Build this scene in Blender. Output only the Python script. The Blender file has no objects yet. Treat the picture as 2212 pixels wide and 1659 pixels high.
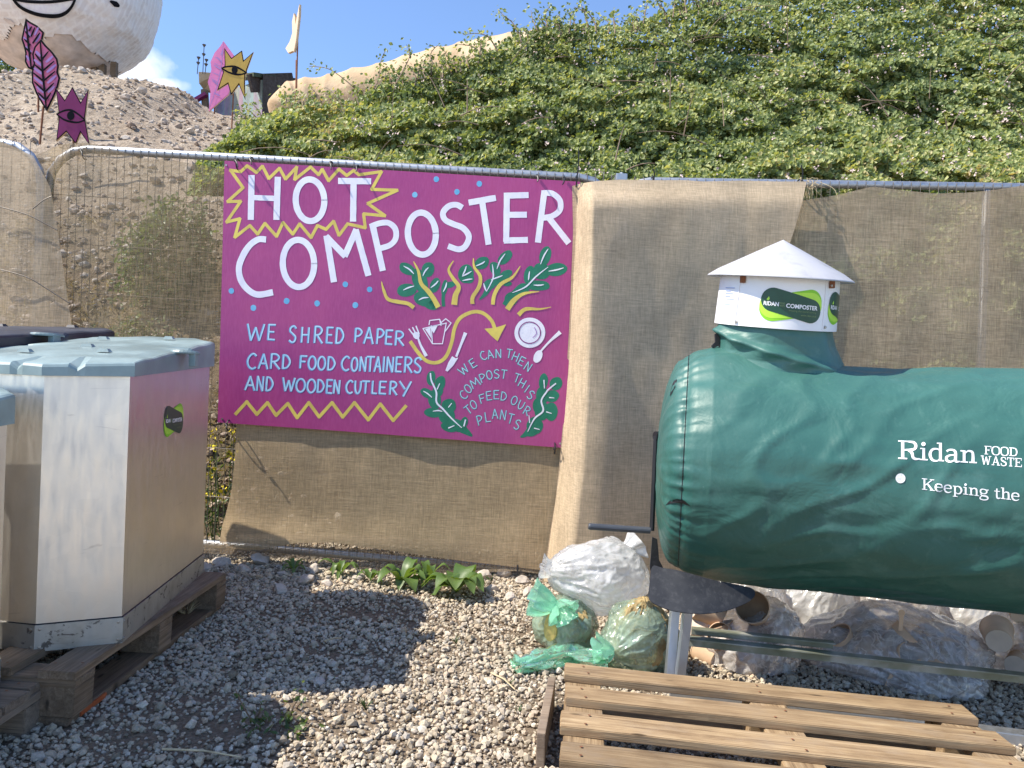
import bpy, bmesh, math, random
import numpy as np
from mathutils import Vector, Matrix, noise
from mathutils.bvhtree import BVHTree
random.seed(7); RNG = np.random.default_rng(7)
scene = bpy.context.scene
COL = scene.collection
R = math.radians

# ------------------------------------------------------------------ camera
FPX, CU, CV, CAMH, ROLL = 1662.0, 1106.0, 829.5, 0.95, 0.035
CR, SR = math.cos(ROLL), math.sin(ROLL)
cam_d = bpy.data.cameras.new('camera'); cam = bpy.data.objects.new('camera', cam_d); COL.objects.link(cam)
cam_d.sensor_width = 36; cam_d.lens = 36*FPX/2212; cam_d.clip_start = 0.05; cam_d.clip_end = 400
cam.matrix_world = Matrix(((CR, -SR, 0, 0), (0, 0, -1, 0), (SR, CR, 0, CAMH), (0, 0, 0, 1)))
scene.camera = cam

# ------------------------------------------------------------------ light
SUN_EL, SUN_AZ = R(50), R(78)                 # azimuth: left of the direction towards the camera
TO_SUN = Vector((-math.cos(SUN_EL)*math.sin(SUN_AZ), -math.cos(SUN_EL)*math.cos(SUN_AZ), math.sin(SUN_EL)))
sd = bpy.data.lights.new('sun', 'SUN'); sd.energy = 5.0; sd.angle = R(0.5); sd.color = (1.0, 0.92, 0.79)
so = bpy.data.objects.new('sun', sd); COL.objects.link(so)
so.rotation_euler = (-TO_SUN).to_track_quat('-Z', 'Y').to_euler()
scene.view_settings.view_transform = 'Standard'; scene.view_settings.look = 'None'
scene.view_settings.exposure = 0.68; scene.view_settings.gamma = 1.0

def P(u, v, d):
    """world point seen at (u, v) of the 2212 px wide photograph at distance d along +Y"""
    xc = (u-CU)/FPX*d; zc = -(v-CV)/FPX*d
    return Vector((xc*CR-zc*SR, d, CAMH+xc*SR+zc*CR))
CAMO = Vector((0, 0, CAMH))
def ray(u, v): return (P(u, v, 1)-CAMO)
def onplane(u, v, p0, n):
    r = ray(u, v); t = (p0-CAMO).dot(n)/r.dot(n); return CAMO+r*t

world = bpy.data.worlds.new('World'); scene.world = world; world.use_nodes = True
nt = world.node_tree; nt.nodes.clear()
out = nt.nodes.new('ShaderNodeOutputWorld'); bg = nt.nodes.new('ShaderNodeBackground')
sky = nt.nodes.new('ShaderNodeTexSky'); sky.sky_type = 'NISHITA'; sky.sun_disc = False
sky.sun_elevation = SUN_EL; sky.sun_rotation = math.atan2(TO_SUN.x, TO_SUN.y)
sky.air_density = 1.0; sky.dust_density = 0.25; sky.ozone_density = 3.0; sky.altitude = 20
bg.inputs['Strength'].default_value = 0.135
# small white cloud low over the mound
tc = nt.nodes.new('ShaderNodeTexCoord')
def wn(t, **k):
    n = nt.nodes.new(t)
    for a, b in k.items(): setattr(n, a, b)
    return n
def wl(a, b): nt.links.new(a, b)
cloudmask = None
for (cu, cv, ru, rv) in ((305, 152, 62, 40), (240, 170, 55, 30), (2140, 4, 60, 14), (350, 180, 45, 16)):
    c = (P(cu, cv, 1)-CAMO).normalized()
    sub = wn('ShaderNodeVectorMath', operation='SUBTRACT'); wl(tc.outputs['Generated'], sub.inputs[0]); sub.inputs[1].default_value = c
    mul = wn('ShaderNodeVectorMath', operation='MULTIPLY'); wl(sub.outputs[0], mul.inputs[0])
    mul.inputs[1].default_value = (FPX/ru, FPX/ru, FPX/rv)
    ln = wn('ShaderNodeVectorMath', operation='LENGTH'); wl(mul.outputs[0], ln.inputs[0])
    inv = wn('ShaderNodeMath', operation='SUBTRACT'); inv.inputs[0].default_value = 1.25; wl(ln.outputs['Value'], inv.inputs[1])
    if cloudmask is None: cloudmask = inv.outputs[0]
    else:
        mx = wn('ShaderNodeMath', operation='MAXIMUM'); wl(cloudmask, mx.inputs[0]); wl(inv.outputs[0], mx.inputs[1]); cloudmask = mx.outputs[0]
nz = wn('ShaderNodeTexNoise'); nz.inputs['Scale'].default_value = 26; nz.inputs['Detail'].default_value = 6; wl(tc.outputs['Generated'], nz.inputs['Vector'])
ma = wn('ShaderNodeMath', operation='MULTIPLY_ADD'); wl(nz.outputs[0], ma.inputs[0]); ma.inputs[1].default_value = 1.5; ma.inputs[2].default_value = -0.95
ad = wn('ShaderNodeMath', operation='ADD'); wl(cloudmask, ad.inputs[0]); wl(ma.outputs[0], ad.inputs[1])
cl = wn('ShaderNodeMapRange'); wl(ad.outputs[0], cl.inputs[0]); cl.inputs[1].default_value = 0.0; cl.inputs[2].default_value = 0.6; cl.inputs[4].default_value = 0.9
tint = wn('ShaderNodeMix', data_type='RGBA', blend_type='MULTIPLY'); tint.inputs[0].default_value = 1
wl(sky.outputs[0], tint.inputs[6]); tint.inputs[7].default_value = (1.05, 1.10, 1.22, 1)
mixc = wn('ShaderNodeMix', data_type='RGBA'); wl(cl.outputs[0], mixc.inputs[0]); wl(tint.outputs[2], mixc.inputs[6]); mixc.inputs[7].default_value = (6.2, 6.4, 6.9, 1)
wl(mixc.outputs[2], bg.inputs['Color']); wl(bg.outputs[0], out.inputs[0])

# ------------------------------------------------------------------ object helpers
def tag(o, label=None, cat=None, group=None, kind=None):
    if label: o['label'] = label
    if cat: o['category'] = cat
    if group: o['group'] = group
    if kind: o['kind'] = kind
    return o
def thing(name, label, cat, loc, group=None):
    o = bpy.data.objects.new(name, None); COL.objects.link(o); o.location = Vector(loc); o.empty_display_size = 0.1
    return tag(o, label, cat, group)
def rootloc(o):
    l = Vector((0, 0, 0))
    while o is not None: l = l+o.location; o = o.parent
    return l
def mk(name, V, F, mats, parent=None, smooth=False, idx=None, base=None):
    """one mesh object; V are world points; a top-level mesh gets its origin at base"""
    if not isinstance(mats, (list, tuple)): mats = [mats]
    me = bpy.data.meshes.new(name)
    off = rootloc(parent) if parent is not None else (Vector(base) if base is not None else None)
    if isinstance(V, np.ndarray):
        if off is not None: V = V-np.array(off)
    else:
        if off is not None: V = [Vector(p)-off for p in V]
    if isinstance(V, np.ndarray): V = V.tolist()
    me.from_pydata(V, [], F if not isinstance(F, np.ndarray) else F.tolist())
    for m in mats: me.materials.append(m)
    if idx is not None: me.polygons.foreach_set('material_index', np.array(idx, dtype=np.int32))
    if smooth: me.polygons.foreach_set('use_smooth', np.ones(len(me.polygons), dtype=bool))
    me.update()
    o = bpy.data.objects.new(name, me); COL.objects.link(o)
    if parent is not None: o.parent = parent
    elif base is not None: o.location = Vector(base)
    return o
class MB:
    def __init__(s): s.v = []; s.f = []; s.m = []
    def add(s, V, F, m=0):
        n = len(s.v); s.v.extend([Vector(p) for p in V]); s.f.extend([tuple(i+n for i in f) for f in F]); s.m.extend([m]*len(F)); return s
    def box(s, c, size, M=None, m=0, bev=0.0):
        hx, hy, hz = [k/2 for k in size]; c = Vector(c)
        bm = bmesh.new(); bmesh.ops.create_cube(bm, size=1)
        for v in bm.verts: v.co = Vector((v.co.x*size[0], v.co.y*size[1], v.co.z*size[2]))
        if bev: bmesh.ops.bevel(bm, geom=list(bm.edges), offset=bev, segments=2, affect='EDGES', profile=0.7)
        V = [(M @ v.co if M else v.co)+c for v in bm.verts]; bm.verts.index_update()
        s.add(V, [[v.index for v in f.verts] for f in bm.faces], m); bm.free(); return s
    def beam(s, a, b, w, h, up=(0, 0, 1), m=0, bev=0.0):
        a = Vector(a); b = Vector(b); x = (b-a); L = x.length; x.normalize(); z = Vector(up); y = z.cross(x).normalized(); z = x.cross(y)
        M = Matrix((x, y, z)).transposed()
        return s.box((a+b)/2, (L, w, h), M, m, bev)
    def tube(s, pts, r, seg=8, m=0, cap=True):
        pts = [Vector(p) for p in pts]; n = len(pts); rs = r if hasattr(r, '__len__') else [r]*n
        V = []; F = []; prev = None
        for i in range(n):
            t = (pts[min(i+1, n-1)]-pts[max(i-1, 0)]).normalized()
            if prev is None:
                a = Vector((0, 0, 1)) if abs(t.z) < .9 else Vector((1, 0, 0)); x = t.cross(a).normalized()
            else: x = (prev-t*prev.dot(t)).normalized()
            prev = x; y = t.cross(x)
            for k in range(seg):
                a = 2*math.pi*k/seg; V.append(pts[i]+(x*math.cos(a)+y*math.sin(a))*rs[i])
        for i in range(n-1):
            for k in range(seg):
                k2 = (k+1) % seg; F.append((i*seg+k, i*seg+k2, (i+1)*seg+k2, (i+1)*seg+k))
        if cap: F.append(tuple(range(seg))[::-1]); F.append(tuple((n-1)*seg+k for k in range(seg)))
        return s.add(V, F, m)
    def lathe(s, prof, c, axis=(0, 0, 1), seg=32, m=0):
        z = Vector(axis).normalized(); a = Vector((1, 0, 0)) if abs(z.x) < .9 else Vector((0, 1, 0)); x = (a-z*a.dot(z)).normalized(); y = z.cross(x); c = Vector(c)
        V = []; F = []
        for r, h in prof:
            for k in range(seg):
                t = 2*math.pi*k/seg; V.append(c+z*h+(x*math.cos(t)+y*math.sin(t))*max(r, 1e-5))
        for i in range(len(prof)-1):
            for k in range(seg):
                k2 = (k+1) % seg; F.append((i*seg+k, i*seg+k2, (i+1)*seg+k2, (i+1)*seg+k))
        return s.add(V, F, m)
    def poly(s, pts, m=0): return s.add(pts, [tuple(range(len(pts)))], m)
    def prism(s, pts, d, m=0, mside=None):
        """pts: planar loop, extruded by vector d"""
        n = len(pts); d = Vector(d); pts = [Vector(p) for p in pts]
        b = len(s.v); s.v.extend(pts); s.v.extend([p+d for p in pts])
        s.f.append(tuple(b+i for i in range(n))); s.m.append(m)
        s.f.append(tuple(b+n+i for i in reversed(range(n)))); s.m.append(m)
        for i in range(n):
            j = (i+1) % n; s.f.append((b+i, b+n+i, b+n+j, b+j)); s.m.append(m if mside is None else mside)
        return s
    def grid(s, rows, m=0):
        nr, nc = len(rows), len(rows[0]); V = [p for r in rows for p in r]
        return s.add(V, [(i*nc+j, i*nc+j+1, (i+1)*nc+j+1, (i+1)*nc+j) for i in range(nr-1) for j in range(nc-1)], m)
    def obj(s, name, mats, parent=None, smooth=False, base=None, sharp=None):
        o = mk(name, s.v, s.f, mats, parent, smooth, s.m, base)
        if sharp is not None and smooth: o.data.set_sharp_from_angle(angle=R(sharp))
        return o
def smooth_line(pts, n=6, closed=False):
    pts = [Vector(p) if len(p) == 3 else Vector((p[0], p[1], 0)) for p in pts]; N = len(pts); res = []
    for i in range(N if closed else N-1):
        if closed: p0, p1, p2, p3 = pts[i-1], pts[i], pts[(i+1) % N], pts[(i+2) % N]
        else: p0, p1, p2, p3 = pts[max(i-1, 0)], pts[i], pts[i+1], pts[min(i+2, N-1)]
        for k in range(n):
            t = k/n; res.append(0.5*((2*p1)+(p2-p0)*t+(2*p0-5*p1+4*p2-p3)*t*t+(3*p1-p0-3*p2+p3)*t**3))
    if not closed: res.append(pts[-1])
    return res
def lerp_pl(pl, x):
    return float(np.interp(x, [p[0] for p in pl], [p[1] for p in pl]))
def copy_tree(o, parent=None):
    c = o.copy(); COL.objects.link(c)
    if parent is not None: c.parent = parent
    for ch in list(o.children): copy_tree(ch, c)
    return c

# ------------------------------------------------------------------ materials
class NT:
    def __init__(s, name):
        s.mat = bpy.data.materials.new(name); s.mat.use_nodes = True; s.t = s.mat.node_tree; s.t.nodes.clear()
        s.out = s.t.nodes.new('ShaderNodeOutputMaterial')
    def n(s, typ, ins=None, **k):
        nd = s.t.nodes.new(typ)
        for a, b in k.items(): setattr(nd, a, b)
        for a, b in (ins or {}).items():
            if hasattr(b, 'is_output') or isinstance(b, bpy.types.NodeSocket): s.t.links.new(b, nd.inputs[a])
            else: nd.inputs[a].default_value = b
        return nd
    def coord(s, which='Object', scale=(1, 1, 1), loc=None):
        c = s.n('ShaderNodeTexCoord'); m = s.n('ShaderNodeMapping', {'Vector': c.outputs[which], 'Scale': scale})
        if loc is not None: s.t.links.new(loc, m.inputs['Location'])
        return m.outputs[0]
    def noise(s, vec, scale, detail=4, rough=.55, dist=0): return s.n('ShaderNodeTexNoise', {'Vector': vec, 'Scale': scale, 'Detail': detail, 'Roughness': rough, 'Distortion': dist}).outputs[0]
    def ramp(s, fac, stops):
        r = s.n('ShaderNodeValToRGB', {'Fac': fac}); e = r.color_ramp.elements
        while len(e) > 1: e.remove(e[-1])
        e[0].position = stops[0][0]; e[0].color = (*stops[0][1], 1) if len(stops[0][1]) == 3 else stops[0][1]
        for p, c in stops[1:]:
            q = e.new(p); q.color = (*c, 1)
        return r.outputs[0]
    def rng(s, fac, a, b, c, d): return s.n('ShaderNodeMapRange', {0: fac, 1: a, 2: b, 3: c, 4: d}).outputs[0]
    def mix(s, fac, a, b, blend='MIX'):
        nd = s.n('ShaderNodeMix', data_type='RGBA', blend_type=blend)
        for i, x in ((0, fac), (6, a), (7, b)):
            if isinstance(x, bpy.types.NodeSocket): s.t.links.new(x, nd.inputs[i])
            else: nd.inputs[i].default_value = (*x, 1) if hasattr(x, '__len__') and len(x) == 3 else x
        return nd.outputs[2]
    def math(s, op, a, b=0.0):
        return s.n('ShaderNodeMath', {0: a, 1: b}, operation=op).outputs[0]
    def bump(s, h, strength=.3, dist=.01): return s.n('ShaderNodeBump', {'Height': h, 'Strength': strength, 'Distance': dist}).outputs[0]
    def pbsdf(s, color, rough=.6, metal=0., normal=None, spec=.5, **k):
        ins = {'Base Color': color if isinstance(color, bpy.types.NodeSocket) else (*color, 1), 'Roughness': rough, 'Metallic': metal, 'Specular IOR Level': spec}
        if normal is not None: ins['Normal'] = normal
        ins.update(k); return s.n('ShaderNodeBsdfPrincipled', ins).outputs[0]
    def done(s, sh): s.t.links.new(sh, s.out.inputs[0]); return s.mat

def simple(name, col, rough=.6, metal=0., var=.15, scale=20, bump=0., bscale=80, spec=.5):
    t = NT(name); c = t.coord()
    n = t.noise(c, scale)
    k = t.rng(n, .3, .7, 1-var, 1+var)
    col2 = t.mix(1.0, col, t.n('ShaderNodeCombineColor', {0: k, 1: k, 2: k}).outputs[0], 'MULTIPLY')
    nm = t.bump(t.noise(c, bscale, 6), bump, .003) if bump else None
    return t.done(t.pbsdf(col2, rough, metal, nm, spec))
def wood_mat(name, dark, mid, light, rough=.8, sc=1.0):
    t = NT(name); oi = t.n('ShaderNodeObjectInfo')
    off = t.n('ShaderNodeCombineXYZ', {0: t.math('MULTIPLY', oi.outputs['Random'], 37.0), 1: t.math('MULTIPLY', oi.outputs['Random'], 11.0), 2: t.math('MULTIPLY', oi.outputs['Random'], 53.0)}).outputs[0]
    c = t.coord('Object', (1.3*sc, 30*sc, 30*sc), off)
    n1 = t.noise(c, 2.2, 8, .7, 1.0)
    col = t.ramp(n1, [(.25, dark), (.5, mid), (.75, light)])
    c2 = t.coord('Object', (2.5, 5, 5), off); n2 = t.noise(c2, 3, 5)
    col = t.mix(t.rng(n2, .45, .75, 0, .6), col, dark)
    n5 = t.noise(t.coord('Object', (5, 9, 9), off), 2.2, 5, .6); col = t.mix(t.rng(n5, .5, .7, 0, .55), col, tuple(x*.75+.06 for x in mid))
    c4 = t.coord('Object', (3, 160, 160), off); n4 = t.noise(c4, 2, 3, .6)
    col = t.mix(t.rng(n4, .58, .7, 0, .55), col, tuple(x*.35 for x in dark))
    k = t.rng(oi.outputs['Random'], 0, 1, .8, 1.15)
    col = t.mix(1.0, col, t.n('ShaderNodeCombineColor', {0: k, 1: k, 2: k}).outputs[0], 'MULTIPLY')
    vk = t.n('ShaderNodeTexVoronoi', {'Vector': t.coord('Object', (3.2, 11, 3.2), off), 'Scale': 1.6}).outputs[0]
    col = t.mix(t.rng(vk, .05, .12, .75, 0), col, tuple(x*.3 for x in dark))
    return t.done(t.pbsdf(col, rough, 0, t.bump(t.math('ADD', n1, n4), .35, .003), .3))
M = {}
M['wood'] = wood_mat('wood', (.13, .08, .043), (.32, .22, .122), (.50, .375, .225))
M['old_wood'] = wood_mat('old_wood', (.10, .07, .045), (.22, .155, .10), (.36, .27, .19))
M['wood_grey'] = wood_mat('wood_grey', (.12, .09, .065), (.25, .19, .14), (.36, .29, .22))

def galv(name, base=(.62, .60, .57), rough=.38, spots=False, brushed=True):
    t = NT(name); c = t.coord('Object', (1, 1, 1))
    v = t.n('ShaderNodeTexVoronoi', {'Vector': c, 'Scale': 28.0}, feature='F1').outputs['Color']
    sep = t.n('ShaderNodeSeparateColor', {0: v}).outputs[0]
    n = t.noise(c, 4, 6); n2 = t.noise(t.coord('Object', (6, 6, 1.1)), 9, 6)
    k = t.math('MULTIPLY', t.rng(sep, 0, 1, .975, 1.02), t.rng(n, .3, .7, .93, 1.05))
    col = t.mix(1.0, base, t.n('ShaderNodeCombineColor', {0: k, 1: k, 2: k}).outputs[0], 'MULTIPLY')
    col = t.mix(t.rng(n2, .60, .85, 0, .16), col, (.46, .42, .37))
    ro = t.rng(n2, .3, .7, rough-.06, rough+.12); metal = .92
    # scuffs
    w = t.noise(t.coord('Object', (5, 5, 40)), 1.0, 3, .5, 1.5)
    col = t.mix(t.rng(w, .69, .76, 0, .3), col, (.25, .22, .2))
    if spots:
        s1 = t.noise(t.coord('Object', (1, 1, 1.3)), 24, 6, .65, .8)
        fac = t.rng(s1, .585, .625, 0, .92); col = t.mix(fac, col, (.06, .045, .035)); metal = t.math('SUBTRACT', .85, fac)
        s2 = t.noise(c, 12, 5); col = t.mix(t.rng(s2, .5, .75, 0, .6), col, (.24, .22, .18))
    return t.done(t.pbsdf(col, ro, metal, t.bump(t.noise(c, 3, 3), .06, .02)))
M['galv'] = galv('galvanised_sheet', (.78,.73,.66), .36)
M['galv_skirt'] = galv('galvanised_skirt', (.5, .5, .48), .45, True)
M['tube'] = galv('galvanised_tube', (.44, .46, .49), .48)
M['wire'] = simple('wire', (.13, .115, .10), .5, .5)
M['rail_moss'] = None
t = NT('mossy_steel'); c = t.coord(); n = t.noise(c, 9, 6)
col = t.ramp(n, [(.3, (.12, .13, .075)), (.5, (.20, .21, .16)), (.7, (.38, .38, .36))])
M['rail_moss'] = t.done(t.pbsdf(col, .6, .25))

# lid plastics
def lidmat(name, colr, rough):
    t = NT(name); c = t.coord(); n = t.noise(c, 5, 6); n2 = t.noise(c, 40, 4)
    col = t.mix(t.rng(n, .4, .75, 0, .55), colr, tuple(min(1, x*2.2+.04) for x in colr))
    return t.done(t.pbsdf(col, t.rng(n, .3, .7, rough-.06, rough+.12), 0, t.bump(t.math('ADD', n, t.math('MULTIPLY', n2, .15)), .15, .01), .6))
M['lid_green'] = lidmat('lid_green', (.175, .235, .235), .38)
M['lid_dark'] = lidmat('lid_dark', (.022, .024, .036), .5)
M['black'] = simple('black_plastic', (.012, .012, .014), .5, 0, .3)
M['black_sheet'] = None
t = NT('black_sheet'); c = t.coord(); n = t.noise(c, 60, 6, .7); n2 = t.noise(c, 6, 4)
col = t.mix(t.rng(n, .5, .75, 0, .35), (.018, .019, .022), (.12, .12, .12))
col = t.mix(t.rng(n2, .5, .8, 0, .4), col, (.10, .10, .10))
M['black_sheet'] = t.done(t.pbsdf(col, .5))
M['grip'] = simple('grip', (.06, .066, .078), .42, 0, .1)
# drum cover: weathered vinyl
t = NT('green_vinyl'); c = t.coord()
n = t.noise(c, 3.0, 6, .6); nf = t.noise(c, 60, 5, .7); st = t.noise(t.coord('Object', (16, 16, 1.2)), 2.4, 6, .65)
col = t.ramp(n, [(.3, (.009, .068, .055)), (.55, (.013, .088, .071)), (.75, (.024, .115, .095))])
col = t.mix(t.rng(st, .60, .8, 0, .34), col, (.13, .24, .21))
col = t.mix(t.rng(nf, .68, .8, 0, .4), col, (.35, .42, .36))
dust = t.noise(t.coord('Object', (1, 1, 1)), 5.5, 7, .7)
lit_dusty_top = t.rng(t.n('ShaderNodeSeparateXYZ', {0: c}).outputs[2], .35, 1.05, .0, .22)  # paler towards the top: sunlit gradient painted in along with the dust
col = t.mix(t.math('ADD', t.rng(dust, .55, .8, 0, .32), lit_dusty_top), col, (.15, .29, .26))
wr = t.math('ADD', t.noise(t.coord('Object', (1, 1, 1), None), 7, 3, .5, 1.0), t.math('MULTIPLY', t.noise(c, 90, 3), .06))
M['vinyl'] = t.done(t.pbsdf(col, t.rng(n, .3, .7, .36, .5), 0, t.bump(wr, .3, .03), .5))
M['white_paint'] = None
t = NT('white_sheet'); c = t.coord(); n = t.noise(t.coord('Object', (1, 1, .6)), 14, 7, .65, .6)
col = t.mix(t.rng(n, .5, .72, 0, .5), (.46, .46, .485), (.29, .29, .315))
M['white_roof'] = t.done(t.pbsdf(col, .5, 0, t.bump(n, .1, .003)))
t = NT('white_box'); c = t.coord(); n = t.noise(c, 10, 6); sp = t.noise(t.coord('Object', (1, 1, .5)), 45, 4, .6)
hz = t.n('ShaderNodeSeparateXYZ', {0: t.n('ShaderNodeTexCoord').outputs['Generated']}).outputs[2]
rust = t.math('MULTIPLY', t.rng(sp, .6, .7, 0, .7), t.rng(hz, .72, .95, 0, 1))
col = t.mix(t.rng(n, .45, .75, 0, .3), (.80, .80, .82), (.62, .62, .64)); col = t.mix(rust, col, (.35, .16, .07))
M['white_paint'] = t.done(t.pbsdf(col, .42))
M['rust'] = simple('rust', (.22, .09, .045), .8, .2, .3, 60)
M['screw'] = simple('screw', (.4, .36, .32), .4, .8)
M['sticker_dark'] = simple('sticker_dark', (.008, .062, .035), .35, 0, .15, 30)
M['sticker_lime'] = simple('sticker_lime', (.22, .55, .012), .4, 0, .08)
M['sticker_lime2'] = simple('sticker_light_lime', (.42, .72, .05), .4, 0, .08)
M['sticker_white'] = simple('sticker_white', (.8, .8, .8), .4, 0, .05)
M['sticker_dim'] = simple('sticker_dim', (.16, .24, .10), .4, 0, .05)
M['sticker_blue'] = simple('sticker_blue', (.35, .42, .62), .4, 0, .05)
M['print_white'] = simple('print_white', (.80, .81, .82), .5, 0, .06, 60)

# sign paints
t = NT('purple_paint'); c = t.coord(); n = t.noise(c, 2.2, 6, .6); n2 = t.noise(t.coord('Object', (30, 4, 4)), 6, 4, .6)
col = t.ramp(n, [(.3, (.285, .028, .165)), (.5, (.35, .040, .185)), (.72, (.42, .060, .20))])
col = t.mix(t.rng(n2, .42, .7, 0, .35), col, (.46, .09, .27))
sx = t.n('ShaderNodeSeparateXYZ', {0: t.coord('Object')}).outputs[0]
M['purple'] = t.done(t.pbsdf(col, .42, 0, t.bump(t.noise(t.coord('Object', (40, 8, 8)), 12, 5), .12, .002)))
def paint(name, a, b, sc=18, spec=.4):
    t = NT(name); c = t.coord(); n = t.noise(t.coord('Object', (1, 1, .6)), sc, 5, .6); st = t.noise(t.coord('Object', (1, 1, 1)), 120, 3, .5)
    col = t.mix(t.rng(n, .35, .7, 0, 1), a, b)
    return t.done(t.pbsdf(col, .5 if spec > .2 else .8, 0, t.bump(t.math('ADD', n, st), .25, .0015), spec))
M['p_white'] = paint('paint_white', (.82, .82, .88), (.70, .68, .80))
M['p_yellow'] = paint('paint_yellow', (.74, .60, .12), (.55, .42, .10), 14)
M['p_blue'] = paint('paint_blue', (.10, .36, .62), (.20, .48, .70))
M['p_sky'] = paint('paint_pale_blue', (.55, .74, .86), (.34, .60, .80), 40)
M['p_green'] = paint('paint_green', (.010, .155, .085), (.02, .20, .12), 20)
M['p_teal'] = paint('paint_dark_teal', (.05, .24, .22), (.12, .34, .32), 40)
M['p_purple2'] = paint('paint_purple', (.26, .045, .22), (.2, .03, .16))
M['p_black'] = paint('paint_black', (.008, .008, .011), (.012, .012, .016), 18, .1)
M['p_maroon'] = paint('paint_maroon', (.20, .012, .085), (.25, .02, .12), 12)
M['p_gold'] = paint('paint_gold', (.62, .40, .075), (.50, .31, .06), 8)
M['p_pink'] = paint('paint_pink', (.80, .24, .46), (.62, .16, .40), 6)
M['p_pinkred'] = paint('paint_pink_red', (.60, .11, .17), (.42, .12, .30), 8)
M['p_mauve'] = paint('paint_mauve', (.36, .20, .50), (.45, .25, .52), 10)
M['p_cream'] = paint('paint_cream', (.78, .58, .40), (.70, .50, .33), 6)
M['ply'] = simple('ply_edge', (.60, .44, .27), .8, 0, .2, 40)
M['worm'] = None
t = NT('tan_canvas'); c = t.coord(); n = t.noise(c, 2.5, 6, .6); n2 = t.noise(c, 25, 5)
col = t.ramp(n, [(.3, (.40, .27, .15)), (.5, (.50, .355, .21)), (.7, (.60, .46, .31))])
M['worm'] = t.done(t.pbsdf(col, .8, 0, t.bump(n2, .3, .02)))
t = NT('papier_mache'); c = t.coord(); n = t.noise(c, 3.2, 6, .6)
br = t.n('ShaderNodeTexBrick', {'Vector': t.coord('Object', (1.1, 1.1, 1.7)), 'Color1': (.62, .55, .53, 1), 'Color2': (.74, .68, .66, 1), 'Mortar': (.80, .76, .75, 1), 'Scale': 3.0, 'Mortar Size': .07, 'Mortar Smooth': .8}).outputs[0]
col = t.mix(t.rng(n, .35, .7, .15, .8), br, (.80, .75, .74))
M['mache'] = t.done(t.pbsdf(col, .7, 0, t.bump(t.noise(c, 7, 6), .5, .05)))
M['mache_red'] = simple('worn_cloth', (.60, .51, .47), .9, 0, .25, 6, .3, 12)
M['shed_dark'] = wood_mat('shed_dark', (.03, .022, .018), (.065, .05, .042), (.10, .085, .075), .9, .4)
M['shed_roof'] = simple('shed_roof', (.05, .065, .035), .9, 0, .3, 8)
t = NT('patched_boards'); c = t.coord('Object', (1, 1, 1))
fl = t.n('ShaderNodeTexVoronoi', {'Vector': t.coord('Object', (13, .0, .9)), 'Scale': 1.0}).outputs['Color']
col = t.mix(.88, fl, (.26, .25, .26)); M['shed_boards'] = t.done(t.pbsdf(t.mix(t.rng(t.noise(c, 6, 4), .4, .7, 0, .6), col, (.13, .12, .13)), .8))

# soils
t = NT('gravel_bed'); c = t.coord('Object'); n = t.noise(c, 3, 6, .6); n2 = t.noise(c, 90, 5, .7)
col = t.ramp(n2, [(.3, (.095, .070, .048)), (.5, (.20, .155, .11)), (.7, (.34, .275, .205))])
col = t.mix(t.rng(n, .4, .7, 0, .5), col, (.20, .145, .095))
yy = t.n('ShaderNodeSeparateXYZ', {0: c}).outputs[1]
col = t.mix(t.rng(yy, 1.0, 1.4, 1, 0), col, t.ramp(n2, [(.3, (.30, .26, .22)), (.5, (.47, .42, .36)), (.7, (.56, .51, .45))]))
M['ground'] = t.done(t.pbsdf(col, .95, 0, t.bump(n2, .6, .02), .2))
t = NT('mound_earth'); c = t.coord('Object'); n = t.noise(c, 1.1, 7, .65); n2 = t.noise(c, 14, 7, .7)
col = t.ramp(n2, [(.28, (.16, .115, .08)), (.5, (.44, .36, .275)), (.72, (.54, .46, .365))])
col = t.mix(t.rng(n, .42, .68, 0, .5), col, (.30, .225, .155))
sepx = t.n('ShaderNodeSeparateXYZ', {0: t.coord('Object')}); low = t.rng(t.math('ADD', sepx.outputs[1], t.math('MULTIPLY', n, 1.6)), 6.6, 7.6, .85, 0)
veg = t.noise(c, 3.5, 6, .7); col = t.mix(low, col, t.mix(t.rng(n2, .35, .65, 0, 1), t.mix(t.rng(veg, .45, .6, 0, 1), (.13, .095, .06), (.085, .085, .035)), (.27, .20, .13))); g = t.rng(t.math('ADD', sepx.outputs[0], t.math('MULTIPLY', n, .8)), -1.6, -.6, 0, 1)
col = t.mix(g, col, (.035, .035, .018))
M['mound'] = t.done(t.pbsdf(col, .95, 0, t.bump(n2, .8, .08), .15))
def stone_mat(name, stops, bs=60):
    t = NT(name); ri = t.n('ShaderNodeNewGeometry').outputs['Random Per Island']; c = t.coord()
    col = t.ramp(ri, stops); n = t.noise(c, bs*2.2, 4, .7)
    k = t.rng(n, .3, .7, .72, 1.16); col = t.mix(1.0, col, t.n('ShaderNodeCombineColor', {0: k, 1: k, 2: k}).outputs[0], 'MULTIPLY')
    return t.done(t.pbsdf(col, .85, 0, t.bump(t.noise(c, bs*3, 4), .35, .003), .25))
M['gravel'] = stone_mat('gravel_stone', [(0, (.22, .18, .13)), (.2, (.41, .345, .255)), (.45, (.55, .475, .355)), (.65, (.46, .41, .34)), (.85, (.49, .38, .265)), (1, (.68, .62, .51))])
M['rock'] = stone_mat('rock_stone', [(0, (.38, .32, .26)), (.5, (.46, .40, .33)), (1, (.52, .46, .40))], 14)
M['mound_stone'] = stone_mat('mound_stone', [(0, (.28, .21, .16)), (.5, (.44, .36, .29)), (1, (.56, .50, .43))], 20)

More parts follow.
